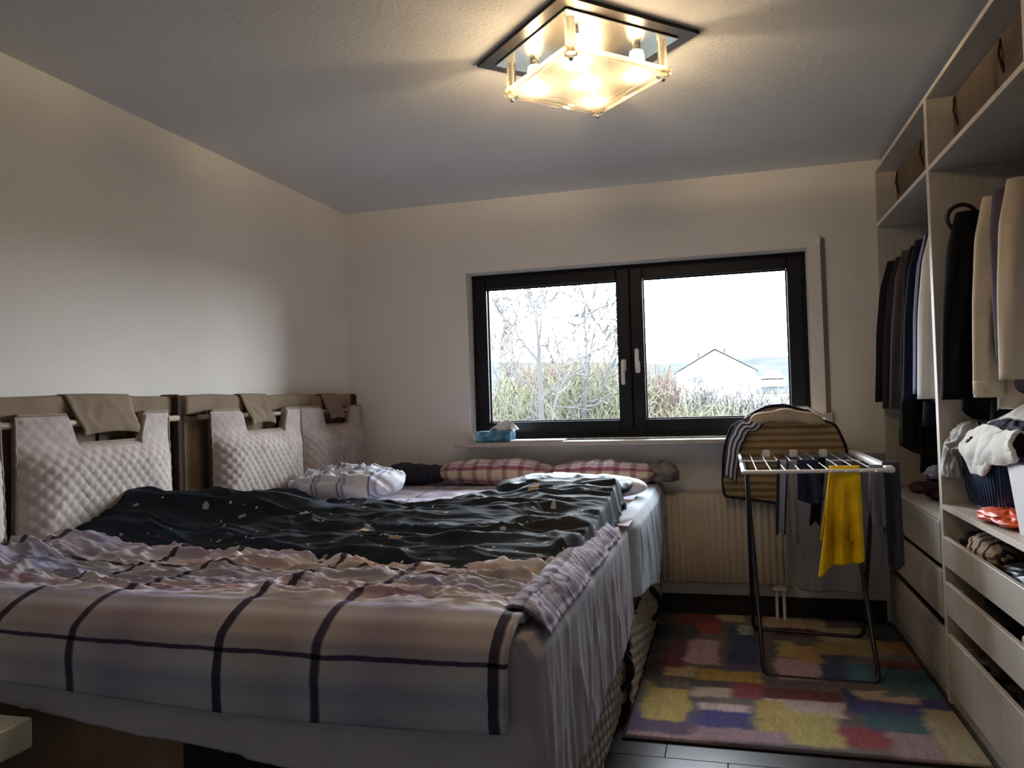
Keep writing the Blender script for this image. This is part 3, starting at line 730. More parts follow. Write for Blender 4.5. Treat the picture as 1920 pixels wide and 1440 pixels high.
# storage boxes above the top shelf
BOXM = fabric('brown_box_cloth', '6e5f52', var=.15, weave=200)
def stbox(y0, y1, x0, label):
    b = empty('storage_box', (x0, (y0 + y1) / 2, ZS - .007), label=label, cat='box', group='brown storage boxes above the wardrobe shelf')
    box('body', BOXM, b, x0, WXB - .04, y0, y1, ZS - .006, ZS + .252, .01)
    m = MB(); yc = (y0 + y1) / 2
    box('base_band', SUEDE_D, b, x0 - .003, WXB - .038, y0 - .001, y1 + .001, ZS - .006, ZS + .004, .002)
    yh = y1 - (y1 - y0) * .12; m.tube([(x0 - .001, yh + .01, ZS + .235), (x0 - .012, yh - .002, ZS + .18), (x0 - .001, yh - .012, ZS + .12)], .006, 8, flat=.7); m.build('pull_loop', SUEDE_D, b, True)
stbox(3.38, 3.86, .895, 'brown storage box on the far wardrobe shelf beside the divider')
stbox(3.88, 4.36, .895, 'brown storage box on the far wardrobe shelf next to the window wall')
stbox(2.84, 3.318, .89, 'brown storage box just right of the wardrobe divider')
stbox(2.345, 2.82, .89, 'brown storage box on the near wardrobe shelf at the photo edge')

# ---------------------------------------------------------------- garments
def ring_tube(name, pts, rx, ry, mat, parent, seed=0, fold=.12, nseg=28, nring=40, axis='xy', caps=True, nf=5, hem=0):
    pts = np.array(pts, float); t0 = np.linspace(0, 1, len(pts)); t = np.linspace(0, 1, nring)
    C = np.stack([np.interp(t, t0, pts[:, k]) for k in range(3)], -1); RX = np.interp(t, t0, rx); RY = np.interp(t, t0, ry)
    for _ in range(3):
        for A in (C,):
            A[1:-1] = (A[:-2] + A[2:] + 2 * A[1:-1]) / 4
        RX[1:-1] = (RX[:-2] + RX[2:] + 2 * RX[1:-1]) / 4; RY[1:-1] = (RY[:-2] + RY[2:] + 2 * RY[1:-1]) / 4
    a = np.linspace(0, 2 * PI, nseg, endpoint=False)[None, :]; T = t[:, None]
    f = 1 + fold * (np.sin(a * nf + seed + T * 2.5) * .5 + (vn(a * 3, T * 5 + seed, seed) - .5)) * ss(.05, .4, T)
    P = np.stack([C[:, 0:1] + RX[:, None] * np.cos(a) * (1 + (f - 1) * .3), C[:, 1:2] + RY[:, None] * np.sin(a) * (1 + (f - 1) * 3.2), C[:, 2:3] + 0 * a], -1)
    if hem: P[..., 2] += hem * ss(.8, 1, T) * (np.sin(a * 2 + seed) + .6 * np.sin(a * 5 + seed * 2) - 1.0 * np.cos(a))
    return grid(name, P, mat, parent, cv=True, caps=caps, uv=np.stack([a * RX.mean() + 0 * T, C[:, 2:3] + 0 * a], -1))
def garment(name, label, cat, y, xl, zb, zs, mat, seed, grp, xr=1.36, top=1.915, th=.045, cuff=None, sleeves=True, rot=0.0):
    xc = (xl + xr) / 2 + .01; hw = (xr - xl) / 2 - (.03 if sleeves else 0)
    xc = min(xc, 1.10)
    g = empty(name, (xc, y, zb), label=label, cat=cat, group=grp)
    zs0 = top - .065
    ring_tube('body', [(xc, y, top), (xc, y, top - .02), (xc, y, zs0), (xc, y, zs0 - .12), (xc, y, (zs0 + zb) / 2), (xc, y, zb)],
              [.05, .075, .185, .20, hw * .74, hw * .84], [.03, .032, th * .75, th, th * 1.05, th * 1.1], mat, g, seed, hem=.018)
    ring_tube('collar', [(xc, y, top - .03), (xc, y, top + .02)], [.085, .06], [.036, .03], mat, g, seed, fold=.02, nring=6)
    if sleeves:
        for sg in (-1, 1):
            xe = xl + .052 if sg < 0 else xr - .05
            xs_ = xc + sg * .17
            ring_tube('sleeve', [(xs_, y, zs0 + .012), (xs_ + (xe - xs_) * .30, y - .008, zs0 - .12), (xs_ + (xe - xs_) * .68, y - .012, (zs0 * .5 + zs * .5)), (xe, y - .015, zs)],
                      [.05, .062, .056, .046], [.03, .042, .04, .034], mat, g, seed + 5 + sg, fold=.1)
            if cuff:
                ring_tube('cuff', [(xe, y - .015, zs + .045), (xe, y - .015, zs - .012)], [.047, .045], [.037, .035], cuff, g, seed, fold=.02, nring=6)
    # hanger hook seen above the collar
    hg = MB(); hg.tube([(xc + .0, y, top - .01), (xc, y, 1.945), (xc - .008, y, 1.968), (xc, y, 1.975), (xc + .014, y, 1.968)], .0025, 6)
    hg.tube([(xc - .19, y, zs0 + .0), (xc, y, top - .012), (xc + .19, y, zs0 + .0)], .006, 6)
    return g
G1 = 'clothes on the rail next to the window wall'; G2 = 'clothes on the rail above the blue basket'
NV = fabric('navy_wool', '151420'); CH = fabric('charcoal_knit', '2b2a2e'); BG = fabric('brown_grey_wool', '4a4240', var=.2); BK = fabric('black_wool', '0b0b0e'); DN = fabric('dark_navy_cotton', '14172a')
BS = plaid('blue_shirt_stripe', '8d93a8', .04, [(0, '3a4468'), (.3, '3a4468'), (.4, (1, 1, 1)), (1, (1, 1, 1))], 1, [(0, (1, 1, 1)), (1, (1, 1, 1))])
WS = fabric('white_shirt_cotton', 'd8d3ce', var=.05); CK = fabric('cream_knit', 'cbbdac', var=.1, weave=160); CK2 = fabric('warm_cream_wool', 'd2c2ae', var=.1, weave=160); GP = fabric('grey_plum_cotton', '5d5560')
garment('jacket', 'navy jacket hanging closest to the window wall', 'jacket', 4.29, .735, 1.14, 1.15, NV, 1, G1, xr=1.34)
garment('cardigan', 'long charcoal cardigan hanging second from the window wall', 'cardigan', 4.17, .745, .90, 1.12, CH, 2, G1)
garment('jacket', 'brown grey jacket in the middle of the far rail', 'jacket', 4.05, .755, .98, 1.12, BG, 3, G1, top=1.925)
garment('coat', 'long black coat reaching lowest on the far rail', 'coat', 3.93, .775, .83, .95, BK, 4, G1, th=.055, top=1.925)
garment('jacket', 'dark navy jacket left of the striped shirt', 'jacket', 3.81, .765, 1.05, 1.16, DN, 5, G1, top=1.93)
garment('shirt', 'blue striped shirt beside the white shirt', 'shirt', 3.70, .785, 1.14, 1.19, BS, 6, G1, th=.035, top=1.93)
garment('shirt', 'white shirt hanging against the wardrobe divider', 'shirt', 3.58, .775, 1.15, 1.17, WS, 7, G1, th=.04, top=1.93)
garment('trousers', 'black trousers hanging low beside the wardrobe divider', 'trousers', 3.45, .84, .85, 1.0, BK, 8, G1, sleeves=False, top=1.62)
garment('coat', 'black coat hanging first after the wardrobe divider', 'coat', 3.20, .77, 1.10, 1.17, BK, 9, G2, th=.06)
garment('dress', 'long black dress hanging low behind the cream knitwear', 'dress', 3.09, .90, .98, 1.0, BK, 10, G2, sleeves=False)
garment('cardigan', 'cream ribbed cardigan with long cuff', 'cardigan', 2.97, .815, 1.14, 1.19, CK, 11, G2, cuff=CK2, th=.05)
garment('blouse', 'grey plum blouse between the two cream knits', 'blouse', 2.87, .86, 1.2, 1.3, GP, 12, G2, th=.03)
garment('sweater', 'warm cream sweater at the right edge of the photo', 'sweater', 2.74, .825, 1.20, 1.235, CK2, 13, G2, th=.055)
# dark scarf loop on a hanger end at the divider
sl = MB(); sl.tube([(.88 + .05 * math.cos(a), 3.215, 1.845 + .05 * math.sin(a)) for a in np.linspace(.2, PI * 1.3, 14)], .008, 8)
tag(sl.build('coat_hanger', plain('dark_red_plastic', '2a1216', .4), None, True), 'dark curved hanger end sticking out beside the wardrobe divider', 'hanger')

# items on the wardrobe decks and in the drawers
def heap(name, c, s, mat, label, cat, seed, amp=.25, parent=None, group=None):
    nu, nv = 70, 44
    th = np.linspace(0, 2 * PI, nu, endpoint=False)[:, None]; ph = np.linspace(-PI / 2, PI / 2, nv)[None, :]
    nz = 1 + amp * (ridge(np.cos(th) * 1.6 + 5 + np.sin(ph) * 1.3, np.sin(th) * 1.6 + 9 + np.sin(ph), seed, 1.4) - .6) + amp * .4 * (vn(np.cos(th) * 5 + 20, np.sin(th) * 5 + 3 * ph + 20, seed) - .5)
    x = c[0] + s[0] * np.cos(th) * np.cos(ph) * nz; y = c[1] + s[1] * np.sin(th) * np.cos(ph) * nz
    z = c[2] + s[2] * np.maximum(np.sin(ph) * nz, -.55) + 0 * th
    o = grid(name, np.stack([x, y, z], -1), mat, parent, cu=True, uv=np.stack([y - c[1], z - c[2]], -1))
    if label: tag(o, label, cat, group)
    return o
heap('folded_scarf', (.95, 3.83, .765), (.09, .16, .07), fabric('dark_red_knit', '2e1518', var=.4), 'dark red knitted bundle on the far wardrobe deck', 'scarf', 3)
heap('woolly_hat', (.90, 3.80, .835), (.05, .09, .035), fabric('grey_fleece', '7b7c88', var=.3), 'small grey white woolly hat lying on the dark red bundle', 'hat', 6)
heap('red_pouch', (.90, 4.12, .735), (.05, .07, .03), plain('red_leather', '4a1a1c', .5), 'small dark red pouch beside the dark red bundle', 'pouch', 9, .1)
heap('fleece_blanket', (-.335, 4.27, .79), (.085, .10, .065), FUZZ, 'grey brown fleece bundle at the window corner of the bed', 'blanket', 33, .35)
# laundry basket
bk = empty('laundry_basket', (1.03, 3.05, .765), label='dark blue plastic laundry basket on the near wardrobe deck', cat='basket')
BLUE = plain('blue_plastic', '14294e', .4, var=.1)
def ringrect(hx, hy, z, n=48):
    a = np.linspace(0, 2 * PI, n, endpoint=False); c, s = np.cos(a), np.sin(a)
    return np.stack([1.03 + hx * np.sign(c) * np.abs(c) ** .4, 3.04 + hy * np.sign(s) * np.abs(s) ** .4, z + 0 * a], -1)
P = np.stack([ringrect(.02, .02, .767), ringrect(.145, .175, .767), ringrect(.155, .185, .78), ringrect(.175, .215, .93), ringrect(.185, .23, .985), ringrect(.195, .24, .99), ringrect(.195, .24, .978)])
grid('basket_body', P, BLUE, bk, cv=True, solid=.004)
rb = MB()
for k in range(14):
    yy_ = 2.86 + k * .028; rb.tube([(.868, yy_, .79), (.850, 3.04 + (yy_ - 3.04) * 1.2, .965)], .003, 6)
tag(rb.build('basket_ribs', BLUE, bk), kind='stuff')
heap('fluffy_scarf', (.905, 3.22, 1.00), (.09, .12, .075), fabric('grey_white_fur', 'b9b7b6', var=.4, weave=90), 'fluffy grey white scarf spilling over the basket edge', 'scarf', 12, .5)
heap('fluffy_scarf_tail', (.835, 3.29, .925), (.035, .06, .09), fabric('grey_white_fur', '8f8d8c'), 'fluffy grey scarf end hanging beside the divider', 'scarf', 17, .5)
heap('patterned_blouse', (.92, 3.06, 1.00), (.09, .10, .06), fabric('plum_print_cotton', '55404a', var=.6, scale=60), 'plum patterned blouse inside the basket behind the white collar', 'blouse', 14, .5)
# white jacket with dark lining and a button
wj = empty('white_jacket', (.93, 2.85, .95), label='white jacket with dark lining and one dark button over the basket', cat='jacket')
nu, nv = 60, 50; u = np.linspace(0, 1, nu)[:, None]; v = np.linspace(0, 1, nv)[None, :]
yy_ = 3.14 - .50 * u + .02 * np.sin(v * 6); zz_ = 1.045 + .02 * np.sin(u * 5) - v * (.05 + .12 * np.interp(u, [0, .12, .38, .55, 1], [.35, .85, 1.0, .55, .25])) + .05 * u
xx_ = .862 - .030 * np.sin(v * PI * .8) + .02 * (.4 * wrinkle(u * .5 + 0 * v, v * .3 + 0 * u, .25, seed=4)) 
grid('jacket_flap', np.stack([xx_ + 0 * u, yy_ + 0 * v, zz_], -1), WS, wj, solid=.012)
P = np.stack([.875 + .18 * v + 0 * u, 3.12 - .46 * u + 0 * v, 1.045 + .02 * np.sin(u * 5) + .05 * u + .035 * np.sin(v * PI) + .02 * wrinkle(u * .5 + 0 * v, v * .3 + 0 * u, .15, seed=9)], -1)
grid('dark_lining', P, fabric('purple_grey_lining', '3b3442'), wj, solid=.01)
P = np.stack([.90 + .20 * v + .01 * np.sin(u * 9), 3.10 - .50 * u + 0 * v, 1.085 + .05 * np.sin(v * PI * .9) + .03 * np.sin(u * PI) + .007 * wrinkle(u * .5 + 0 * v, v * .3 + 0 * u, .25, seed=19)], -1)
grid('jacket_collar', P, WS, wj, solid=.014)
MB().lathe((0, 0, 0), [(.012, 0), (.013, .003), (.010, .005)], 14).build('button', plain('dark_button', '151515', .3), None)
bo = bpy.data.objects['button']; bo.parent = wj; bo.rotation_euler = (0, -PI / 2, 0); bo.location = (.828 - .93, 3.015 - 2.85, .985 - .95)
# white bag leaning, orange bag
wbg = empty('white_paper_bag', (.88, 2.55, .765), label='white paper bag standing at the right edge below the white jacket', cat='bag')
mb = MB(); mb.add([(.85, 2.665, .766), (.85, 2.40, .766), (1.0, 2.40, .766), (1.0, 2.665, .766), (.85, 2.755, .975), (.85, 2.36, .985), (1.03, 2.36, .985), (1.03, 2.755, .975)], [(0, 1, 2, 3), (0, 4, 5, 1), (1, 5, 6, 2), (2, 6, 7, 3), (3, 7, 4, 0), (4, 7, 6, 5)])
mb.build('bag_body', plain('white_paper', 'cfcdd2', .6), wbg)
heap('orange_bag', (.885, 2.86, .788), (.075, .17, .028), plain('orange_plastic', 'd8501c', .4, var=.15), 'flattened orange plastic bag on the near wardrobe deck', 'bag', 22, .3)
# drawer contents
STR = plaid('striped_knit', 'd6c8bc', .05, [(0, '5d4a50'), (.3, '5d4a50'), (.4, 'ffffff'), (1, 'ffffff')], .05, [(0, 'ffffff'), (1, 'ffffff')])
heap('striped_shirt', (.90, 3.08, .635), (.07, .15, .055), STR, 'striped folded shirt sticking out of the top near drawer', 'shirt', 31, .2)
heap('black_leather_bag', (.91, 2.66, .615), (.08, .24, .05), plain('black_leather', '0d0d10', .25), 'shiny black leather bag in the top near drawer', 'bag', 33, .25)
heap('grey_stocking_bundle', (.90, 3.25, .64), (.06, .05, .035), CH, 'charcoal bundle in the top near drawer beside the divider', 'socks', 35, .2)
heap('black_clothes_pile', (.96, 2.95, .44), (.12, .25, .045), BK, 'black clothes pile in the middle near drawer', 'clothes', 37, .2)
heap('beige_folded_top', (.90, 2.58, .45), (.07, .12, .05), CK, 'beige folded top in the middle near drawer', 'clothes', 39, .2)
heap('brown_clothes_pile', (.94, 3.02, .235), (.10, .2, .05), fabric('brown_wool', '3a2e22', var=.4), 'brown wool pile in the bottom near drawer', 'clothes', 41, .3)
heap('black_shoe_bag', (.93, 2.62, .235), (.10, .2, .045), BK, 'black bag in the bottom near drawer', 'bag', 43, .2)

# ---------------------------------------------------------------- drying rack
rk = empty('drying_rack', (.34, 3.75, 0), label='folding metal clothes drying rack standing on the rug', cat='drying rack')
def bend(pts, r=.05, n=5):
    out = []; P_ = [Vector(p) for p in pts]
    out.append(P_[0])
    for k in range(1, len(P_) - 1):
        a, b, c = P_[k - 1], P_[k], P_[k + 1]; d1 = (a - b).normalized(); d2 = (c - b).normalized()
        p0 = b + d1 * r; p1 = b + d2 * r
        for j in range(n + 1):
            t = j / n; out.append(p0 * (1 - t) ** 2 + b * 2 * t * (1 - t) + p1 * t * t)
    out.append(P_[-1]); return out
# front leg frame: feet at y 3.46, rises to the far end; rear leg frame: feet at y 4.13, rises to the near end
MB().tube(bend([(.095, 4.02, .885), (.125, 3.47, .012), (.575, 3.45, .012), (.55, 4.02, .885)], .05), .0098, 10).build('leg_frame', DKMETAL, rk, True)
MB().tube(bend([(.085, 3.42, .885), (.105, 4.12, .020), (.61, 4.06, .020), (.575, 3.42, .885)], .05), .0098, 10).build('leg_frame', DKMETAL, rk, True)
MB().tube(bend([(.066, 3.6, .9), (.066, 3.235, .9), (.622, 3.30, .9), (.605, 4.25, .9), (.070, 4.25, .9), (.066, 3.6, .9)], .03), .008, 10).build('top_frame', WHMETAL, rk, True)
for k in range(9):
    x = .12 + k * .055
    MB().tube([(x, 3.245, .9), (x, 4.25, .9)], .002, 6).build('wire', WHMETAL, rk)
for yy_ in (3.78,):
    MB().tube([(.068, yy_, .898), (.615, yy_, .898)], .004, 6).build('cross_bar', WHMETAL, rk)
for x in (.20, .33, .47):
    mb = MB(); mb.box(x - .02, x + .02, 4.13, 4.16, .885, .925, .006); mb.build('wire_clip', WHITEPL, rk)
MB().tube([(.066, 4.25, .9), (.055, 4.28, .97), (.12, 4.30, 1.10)], .008, 10).build('wing_arm', WHMETAL, rk, True)
MB().tube([(.605, 4.25, .9), (.590, 4.28, .95), (.50, 4.30, 1.08)], .008, 10).build('wing_arm', WHMETAL, rk, True)
MB().tube([(.12, 4.30, 1.10), (.20, 4.305, 1.135), (.42, 4.305, 1.13), (.50, 4.30, 1.08)], .008, 10).build('wing_bar', WHMETAL, rk, True)
wing = MB(); wing.box(.596, .636, 3.30, 4.22, .888, .915, .008); wing.build('side_bar_cover', WHITEPL, rk)

def drape(name, label, cat, x0, x1, ybar, zbar, lf, lb, mat, seed, flare=0.0, amp=.012, gather=1.0, tilt=0.0, n=60, group=None, thick=.004, axis='x', taper=None, skew=0):
    """cloth hung over a bar: lf metres down on the camera side, lb metres down behind; the bar runs along X (or Y)"""
    nv = 80; L = np.linspace(-lf, lb, nv)[None, :]; u = np.linspace(0, 1, n)[:, None]
    r = .012
    down = np.clip(np.abs(L) - .02, 0, None); side = np.sign(L)
    dl = down / max(lf, lb)
    wdt = 1 + flare * down
    xm = (x0 + x1) / 2; X = xm + (u - .5) * (x1 - x0) * (gather + (1 - gather) * np.clip(dl * 2, 0, 1)) * wdt + tilt * down
    if taper is not None: X = xm + (X - xm) * np.interp(dl, [0, 1], taper)
    nfold = max(.8, (x1 - x0) / .055); f = wrinkle(u * (x1 - x0) + 0 * L, L * .25, .14, 1.2, .6, seed) * amp * .8 + amp * 1.2 * np.sin(u * nfold * 2 * PI + seed + L * 4) * np.clip(dl * 1.5, 0, 1)
    Yv = ybar + side * r * np.clip(np.abs(L) / .02, 0, 1) + f * np.clip(down / .08, .15, 1) + side * down * .02
    Z = zbar - skew * (u - .5) * dl * (L < 0) + r * np.cos(np.clip(np.abs(L) / .02, 0, 1) * PI / 2) - down + .012 * np.sin(u * 7 + seed) * (down / (lf + .01))
    if axis == 'x': P = np.stack([X + 0 * L, Yv, Z], -1)
    else: P = np.stack([Yv, X + 0 * L, Z], -1)
    o = grid(name, P, mat, None, solid=thick, offset=0, uv=np.stack([u * (x1 - x0) + 0 * L, L + 0 * u], -1))
    return tag(o, label, cat, group)
YEL = NT('yellow_cloth'); _c = YEL.ramp(YEL.noise(7, 3), [(.3, 'c69c00'), (.7, 'ecc80c')]); YEL.bump(YEL.noise(300, 2), .3, .001)
YEL = YEL.set(_c, .75, spec=.3)
drape('yellow_towel', 'bright yellow towel hanging from the drying rack', 'towel', .385, .515, 3.30, .905, .40, .30, YEL, 5, flare=.55, amp=.017, tilt=-.07, skew=-.07, taper=(.85, 1.1))
GRY = fabric('dark_grey_jersey', '3b3c46', var=.2); LGY = fabric('light_grey_jersey', '6f707c', var=.2)
drape('grey_trousers', 'grey trousers hanging at the right end of the drying rack', 'trousers', .545, .595, 3.33, .905, .24, .2, LGY, 11, amp=.010)
drape('dark_leggings', 'dark leggings hanging lowest at the right end of the drying rack', 'trousers', .600, .660, 3.36, .915, .42, .3, GRY, 13, amp=.010)
drape('blue_grey_sock', 'blue grey printed sock hanging left of the yellow towel', 'sock', .215, .262, 3.58, .905, .32, .06, BS, 17, amp=.007, taper=(1, .8), tilt=-.08)
drape('navy_underwear', 'small navy underpants hanging over the rack wires', 'underwear', .27, .40, 3.60, .905, .19, .15, fabric('navy_print_cotton', '232a4a', var=.5, scale=40), 19, amp=.015, taper=(.8, 1.1))
drape('black_sock', 'black sock hanging close left of the yellow towel', 'sock', .385, .43, 3.72, .905, .30, .1, BK, 23, amp=.007, tilt=-.12)
drape('grey_sock', 'thin grey sock hanging beside the blue grey printed sock', 'sock', .262, .295, 3.55, .905, .36, .06, LGY, 29, amp=.006, taper=(1, .7))
# large grey sheet at the back of the rack
nu, nv = 90, 70; u = np.linspace(0, 1, nu)[:, None]; v = np.linspace(0, 1, nv)[None, :]
x = .285 + u * .475; zb = .205 + .05 * ss(.15, 0, u)
z = .9 - (.9 - zb) * v; yv = 4.18 + .014 * np.sin(u * 16) * v + .012 * wrinkle(u * .5 + 0 * v, v * .3 + 0 * u, .14, 1.5, .5, 3)
tag(grid('grey_sheet', np.stack([x + 0 * v, yv, z], -1), fabric('pale_grey_sheet', '85838a', var=.05), None, solid=.003), 'wide pale grey sheet hanging low behind the rack', 'sheet')
# striped cover over the raised wing
out = [(-.015, .676), (-.02, .75), (-.012, .88), (.005, .97), (.036, 1.043), (.075, 1.066), (.117, 1.083), (.16, 1.12), (.219, 1.144), (.30, 1.150), (.399, 1.118), (.46, 1.075), (.50, 1.06), (.545, 1.04), (.575, .97), (.595, .90), (.590, .80), (.575, .70), (.52, .655), (.40, .640), (.305, .634), (.16, .655), (.05, .668)]
O = np.array(out); m = len(O); t = np.linspace(0, m, 161)[:-1]; ii = np.arange(m + 1)
ox = np.interp(t, ii, np.r_[O[:, 0], O[0, 0]]); oz = np.interp(t, ii, np.r_[O[:, 1], O[0, 1]])
for _ in range(3):
    ox = (np.roll(ox, 1) + np.roll(ox, -1) + 2 * ox) / 4; oz = (np.roll(oz, 1) + np.roll(oz, -1) + 2 * oz) / 4
rr = np.linspace(.02, 1, 40)[:, None]; cx, cz = .28, .88
x = cx + (ox - cx)[None, :] * rr; z = cz + (oz - cz)[None, :] * rr
y = 4.232 + .010 * wrinkle(x, z, .16, 1, 1, 8) + .012 * np.sin(z * 40) * .3
COV = plaid('brown_striped_linen', 'a8906c', 1, [(0, (1, 1, 1)), (1, (1, 1, 1))], .036, [(0, 'ffffff'), (.45, 'ffffff'), (.55, 'c9b8a2'), (.9, 'c9b8a2'), (1, 'ffffff')])
cv = empty('striped_laundry_cover', (.28, 4.23, .64), label='arched brown striped cloth with dark border over the raised rack wing', cat='cloth')
grid('cloth_panel', np.stack([x, y, z], -1), COV, cv, cv=True, solid=.004, uv=np.stack([x, z], -1))
MB().tube([(ox[k], 4.230, oz[k]) for k in range(160)], .007, 8, closed=True).build('dark_border', fabric('dark_blue_piping', '23243a'), cv, True)
# white and dark striped cloth on its left shoulder
u = np.linspace(0, 1, 50)[:, None]; v = np.linspace(0, 1, 16)[None, :]
px_ = np.interp(u, [0, .3, .6, 1], [-.008, .012, .05, .135]); pz_ = np.interp(u, [0, .3, .6, 1], [.80, .95, 1.045, 1.09])
P = np.stack([px_ + v * .055 + 0 * u, 4.205 - .02 * np.sin(v * PI) + 0 * u, pz_ - v * .045 + .008 * np.sin(u * 20)], -1)
tag(grid('striped_scarf', P, plaid('white_dark_stripe', 'd0d0da', .016, [(0, '4a4a5c'), (.4, '4a4a5c'), (.5, 'ffffff'), (1, 'ffffff')], 1, [(0, 'ffffff'), (1, 'ffffff')]), None, solid=.006, uv=np.stack([v * .055 + 0 * u, u + 0 * v], -1)), 'white and dark striped scarf on the left shoulder of the brown cloth', 'scarf')
# beige roll on top
t = np.linspace(0, 1, 24)
ring_pts = [(.13 + .36 * k, 4.195, 1.075 + .030 * math.sin(PI * k) - .02 * k) for k in t]
mb = MB(); mb.tube(ring_pts, [.010 + .024 * math.sin(PI * k) ** .4 + .004 * math.sin(k * 17) for k in t], 16)
tag(mb.build('beige_towel', fabric('beige_terry', 'c0ab90', var=.12, weave=120), None, True), 'rolled beige towel resting on top of the brown striped cloth', 'towel')

# ---------------------------------------------------------------- ceiling lamp
CX, CY = -.42, 2.615
lamp = empty('ceiling_lamp', (CX, CY, H), PI / 4, label='square mirrored ceiling lamp with glass rods and glowing bulbs', cat='lamp'); lamp['_local'] = 1
MIRROR_D = plain('dark_smoked_mirror', '3a322e', .3, metal=.3, bump=0)
CRY = glassmat('crystal_glass', (1, .95, .86), gloss=.95, ior=1.45, rough=.06)
_t = CRY.node_tree; _o = [n for n in _t.nodes if n.type == 'OUTPUT_MATERIAL'][0]; _m = _o.inputs[0].links[0].from_socket
_tl = _t.nodes.new('ShaderNodeBsdfTranslucent'); _tl.inputs[0].default_value = (1, .93, .8, 1); _df = _t.nodes.new('ShaderNodeMixShader'); _df.inputs[0].default_value = .18
_t.links.new(_m, _df.inputs[1]); _t.links.new(_tl.outputs[0], _df.inputs[2]); _t.links.new(_df.outputs[0], _o.inputs[0])
BULB = emit('halogen_glow', (1, .84, .58), 60)
def lpart(name, mb, mat, smooth=False): return child_of(lamp, name, mb, mat, smooth)
hs = .274
lpart('mirror_plate', MB().box(-hs, hs, -hs, hs, -.012, 0, .002), MIRROR_D)
lpart('chrome_tray', MB().box(-.225, .225, -.225, .225, -.018, -.012, .002), plain('satin_chrome', 'e8e2d8', .22, metal=1.0, bump=0))
for sx in (-1, 1):
    for sy in (-1, 1):
        m = MB(); m.lathe((sx * .185, sy * .185, 0), [(.016, -.018), (.016, -.125), (.022, -.128), (.022, -.138), (.006, -.142)], 12); lpart('glass_rod', m, CRY, True)
        lpart('finial', MB().lathe((sx * .185, sy * .185, 0), [(.006, -.142), (.009, -.148), (.004, -.154)], 12), CHROME, True)
lpart('glass_shade', MB().box(-.195, .195, -.195, .195, -.128, -.118, .004), CRY)
for s_ in (-1, 1):
    lpart('glass_bar', MB().box(-.2, .2, s_ * .205 - .008, s_ * .205 + .008, -.130, -.112, .003), CRY)
    lpart('glass_bar', MB().box(s_ * .205 - .008, s_ * .205 + .008, -.2, .2, -.130, -.112, .003), CRY)
# local frame is turned by 45 degrees about the vertical
for lx, ly in ((.0, .0), (.125, .125), (-.125, .125), (.125, -.125), (-.125, -.125)):
    b_ = MB(); b_.lathe((lx, ly, 0), [(.005, -.100), (.012, -.094), (.013, -.064), (.007, -.055)], 12); bb = lpart('bulb', b_, BULB, True)
    lpart('bulb_socket', MB().lathe((lx, ly, 0), [(.014, -.018), (.014, -.054), (.009, -.055)], 14), CHROME, True)
    lpart('bulb_glass', MB().lathe((lx, ly, 0), [(.024, -.040), (.027, -.07), (.027, -.108), (.022, -.110)], 16), CRY, True)
    ld = bpy.data.lights.new('bulb_light', 'POINT'); ld.energy = 3.0; ld.color = (1, .74, .46); ld.shadow_soft_size = .012
    lo = bpy.data.objects.new('bulb_light', ld); COL.objects.link(lo); lo.parent = lamp; lo.location = (lx, ly, -.115)

# ---------------------------------------------------------------- outside
GRASS = plain('winter_grass', (.10, .12, .07), .95, var=.3, scale=.3, bump=0)
HILLM = NT('wooded_hill'); _c = HILLM.ramp(HILLM.noise(.05, 6), [(.35, (.026, .030, .032)), (.6, (.038, .040, .037)), (.8, (.050, .052, .042))]); HILLM = HILLM.set(_c, 1, spec=0)
def terrain():
    nx_, ny_ = 160, 90
    X = np.linspace(-260, 160, nx_)[:, None]; Yv = np.r_[np.linspace(4.9, 120, 40), np.linspace(125, 520, ny_ - 40)][None, :]
    base_ = -4.2 + np.interp(Yv, [4.9, 20, 120, 250, 400, 520], [0, -.2, 0, 7, 21.5, 23]) + 0 * X
    r_ = np.interp(X, [-260, -125, -55, -30, 30, 160], [1.16, 1.12, 1.0, .93, .97, 1.0])
    Z = -4.2 + (base_ + 4.2) * r_
    Z = Z + (fbm(X * .05, Yv * .05, 3) - .5) * np.interp(Yv, [0, 120, 300, 400], [.1, .5, 3.0, 4.0]) + (vn(X * .35, Yv * .35, 5)) * np.interp(Yv, [0, 250, 400], [0, 0, 2.2])
    return np.stack([X + 0 * Yv, Yv + 0 * X, Z], -1)
tg = grid('ground_outside', terrain(), HILLM, None); tag(tg, kind='structure')
HW = plain('white_render', 'e9e6e0', .9, bump=0); ROOF = plain('grey_roof_tile', (.03, .027, .027), .8, bump=0); OUTGL = plain('far_window_glass', (.008, .010, .011), .3, bump=0)
hs_ = empty('gabled_house', (-.6, 74, -4), label='white gabled house in the valley seen through the right pane', cat='house')
def gable(name, x0, x1, y0, y1, zb, ze, zr, mat, par):
    xm = (x0 + x1) / 2; v = []
    for y in (y0, y1): v += [(x0, y, zb), (x1, y, zb), (x1, y, ze), (xm, y, zr), (x0, y, ze)]
    return MB().add(v, [(0, 1, 2, 3, 4), (9, 8, 7, 6, 5), (0, 5, 6, 1), (1, 6, 7, 2), (2, 7, 8, 3), (3, 8, 9, 4), (4, 9, 5, 0)]).build(name, mat, par)
gable('house_wall', -3.97, 2.76, 70, 82, -4.5, 3.08, 4.98, HW, hs_)
xm = -.605
for sg in (-1, 1):
    xe = xm + sg * 3.6
    v = [(xm, 69.7, 5.08), (xe, 69.7, 3.03), (xe, 82.3, 3.03), (xm, 82.3, 5.08)]; v += [(a, b, c + .1) for a, b, c in v]
    MB().add(v, [(3, 2, 1, 0), (4, 5, 6, 7), (0, 1, 5, 4), (1, 2, 6, 5), (2, 3, 7, 6), (3, 0, 4, 7)]).build('roof_slope', ROOF, hs_)
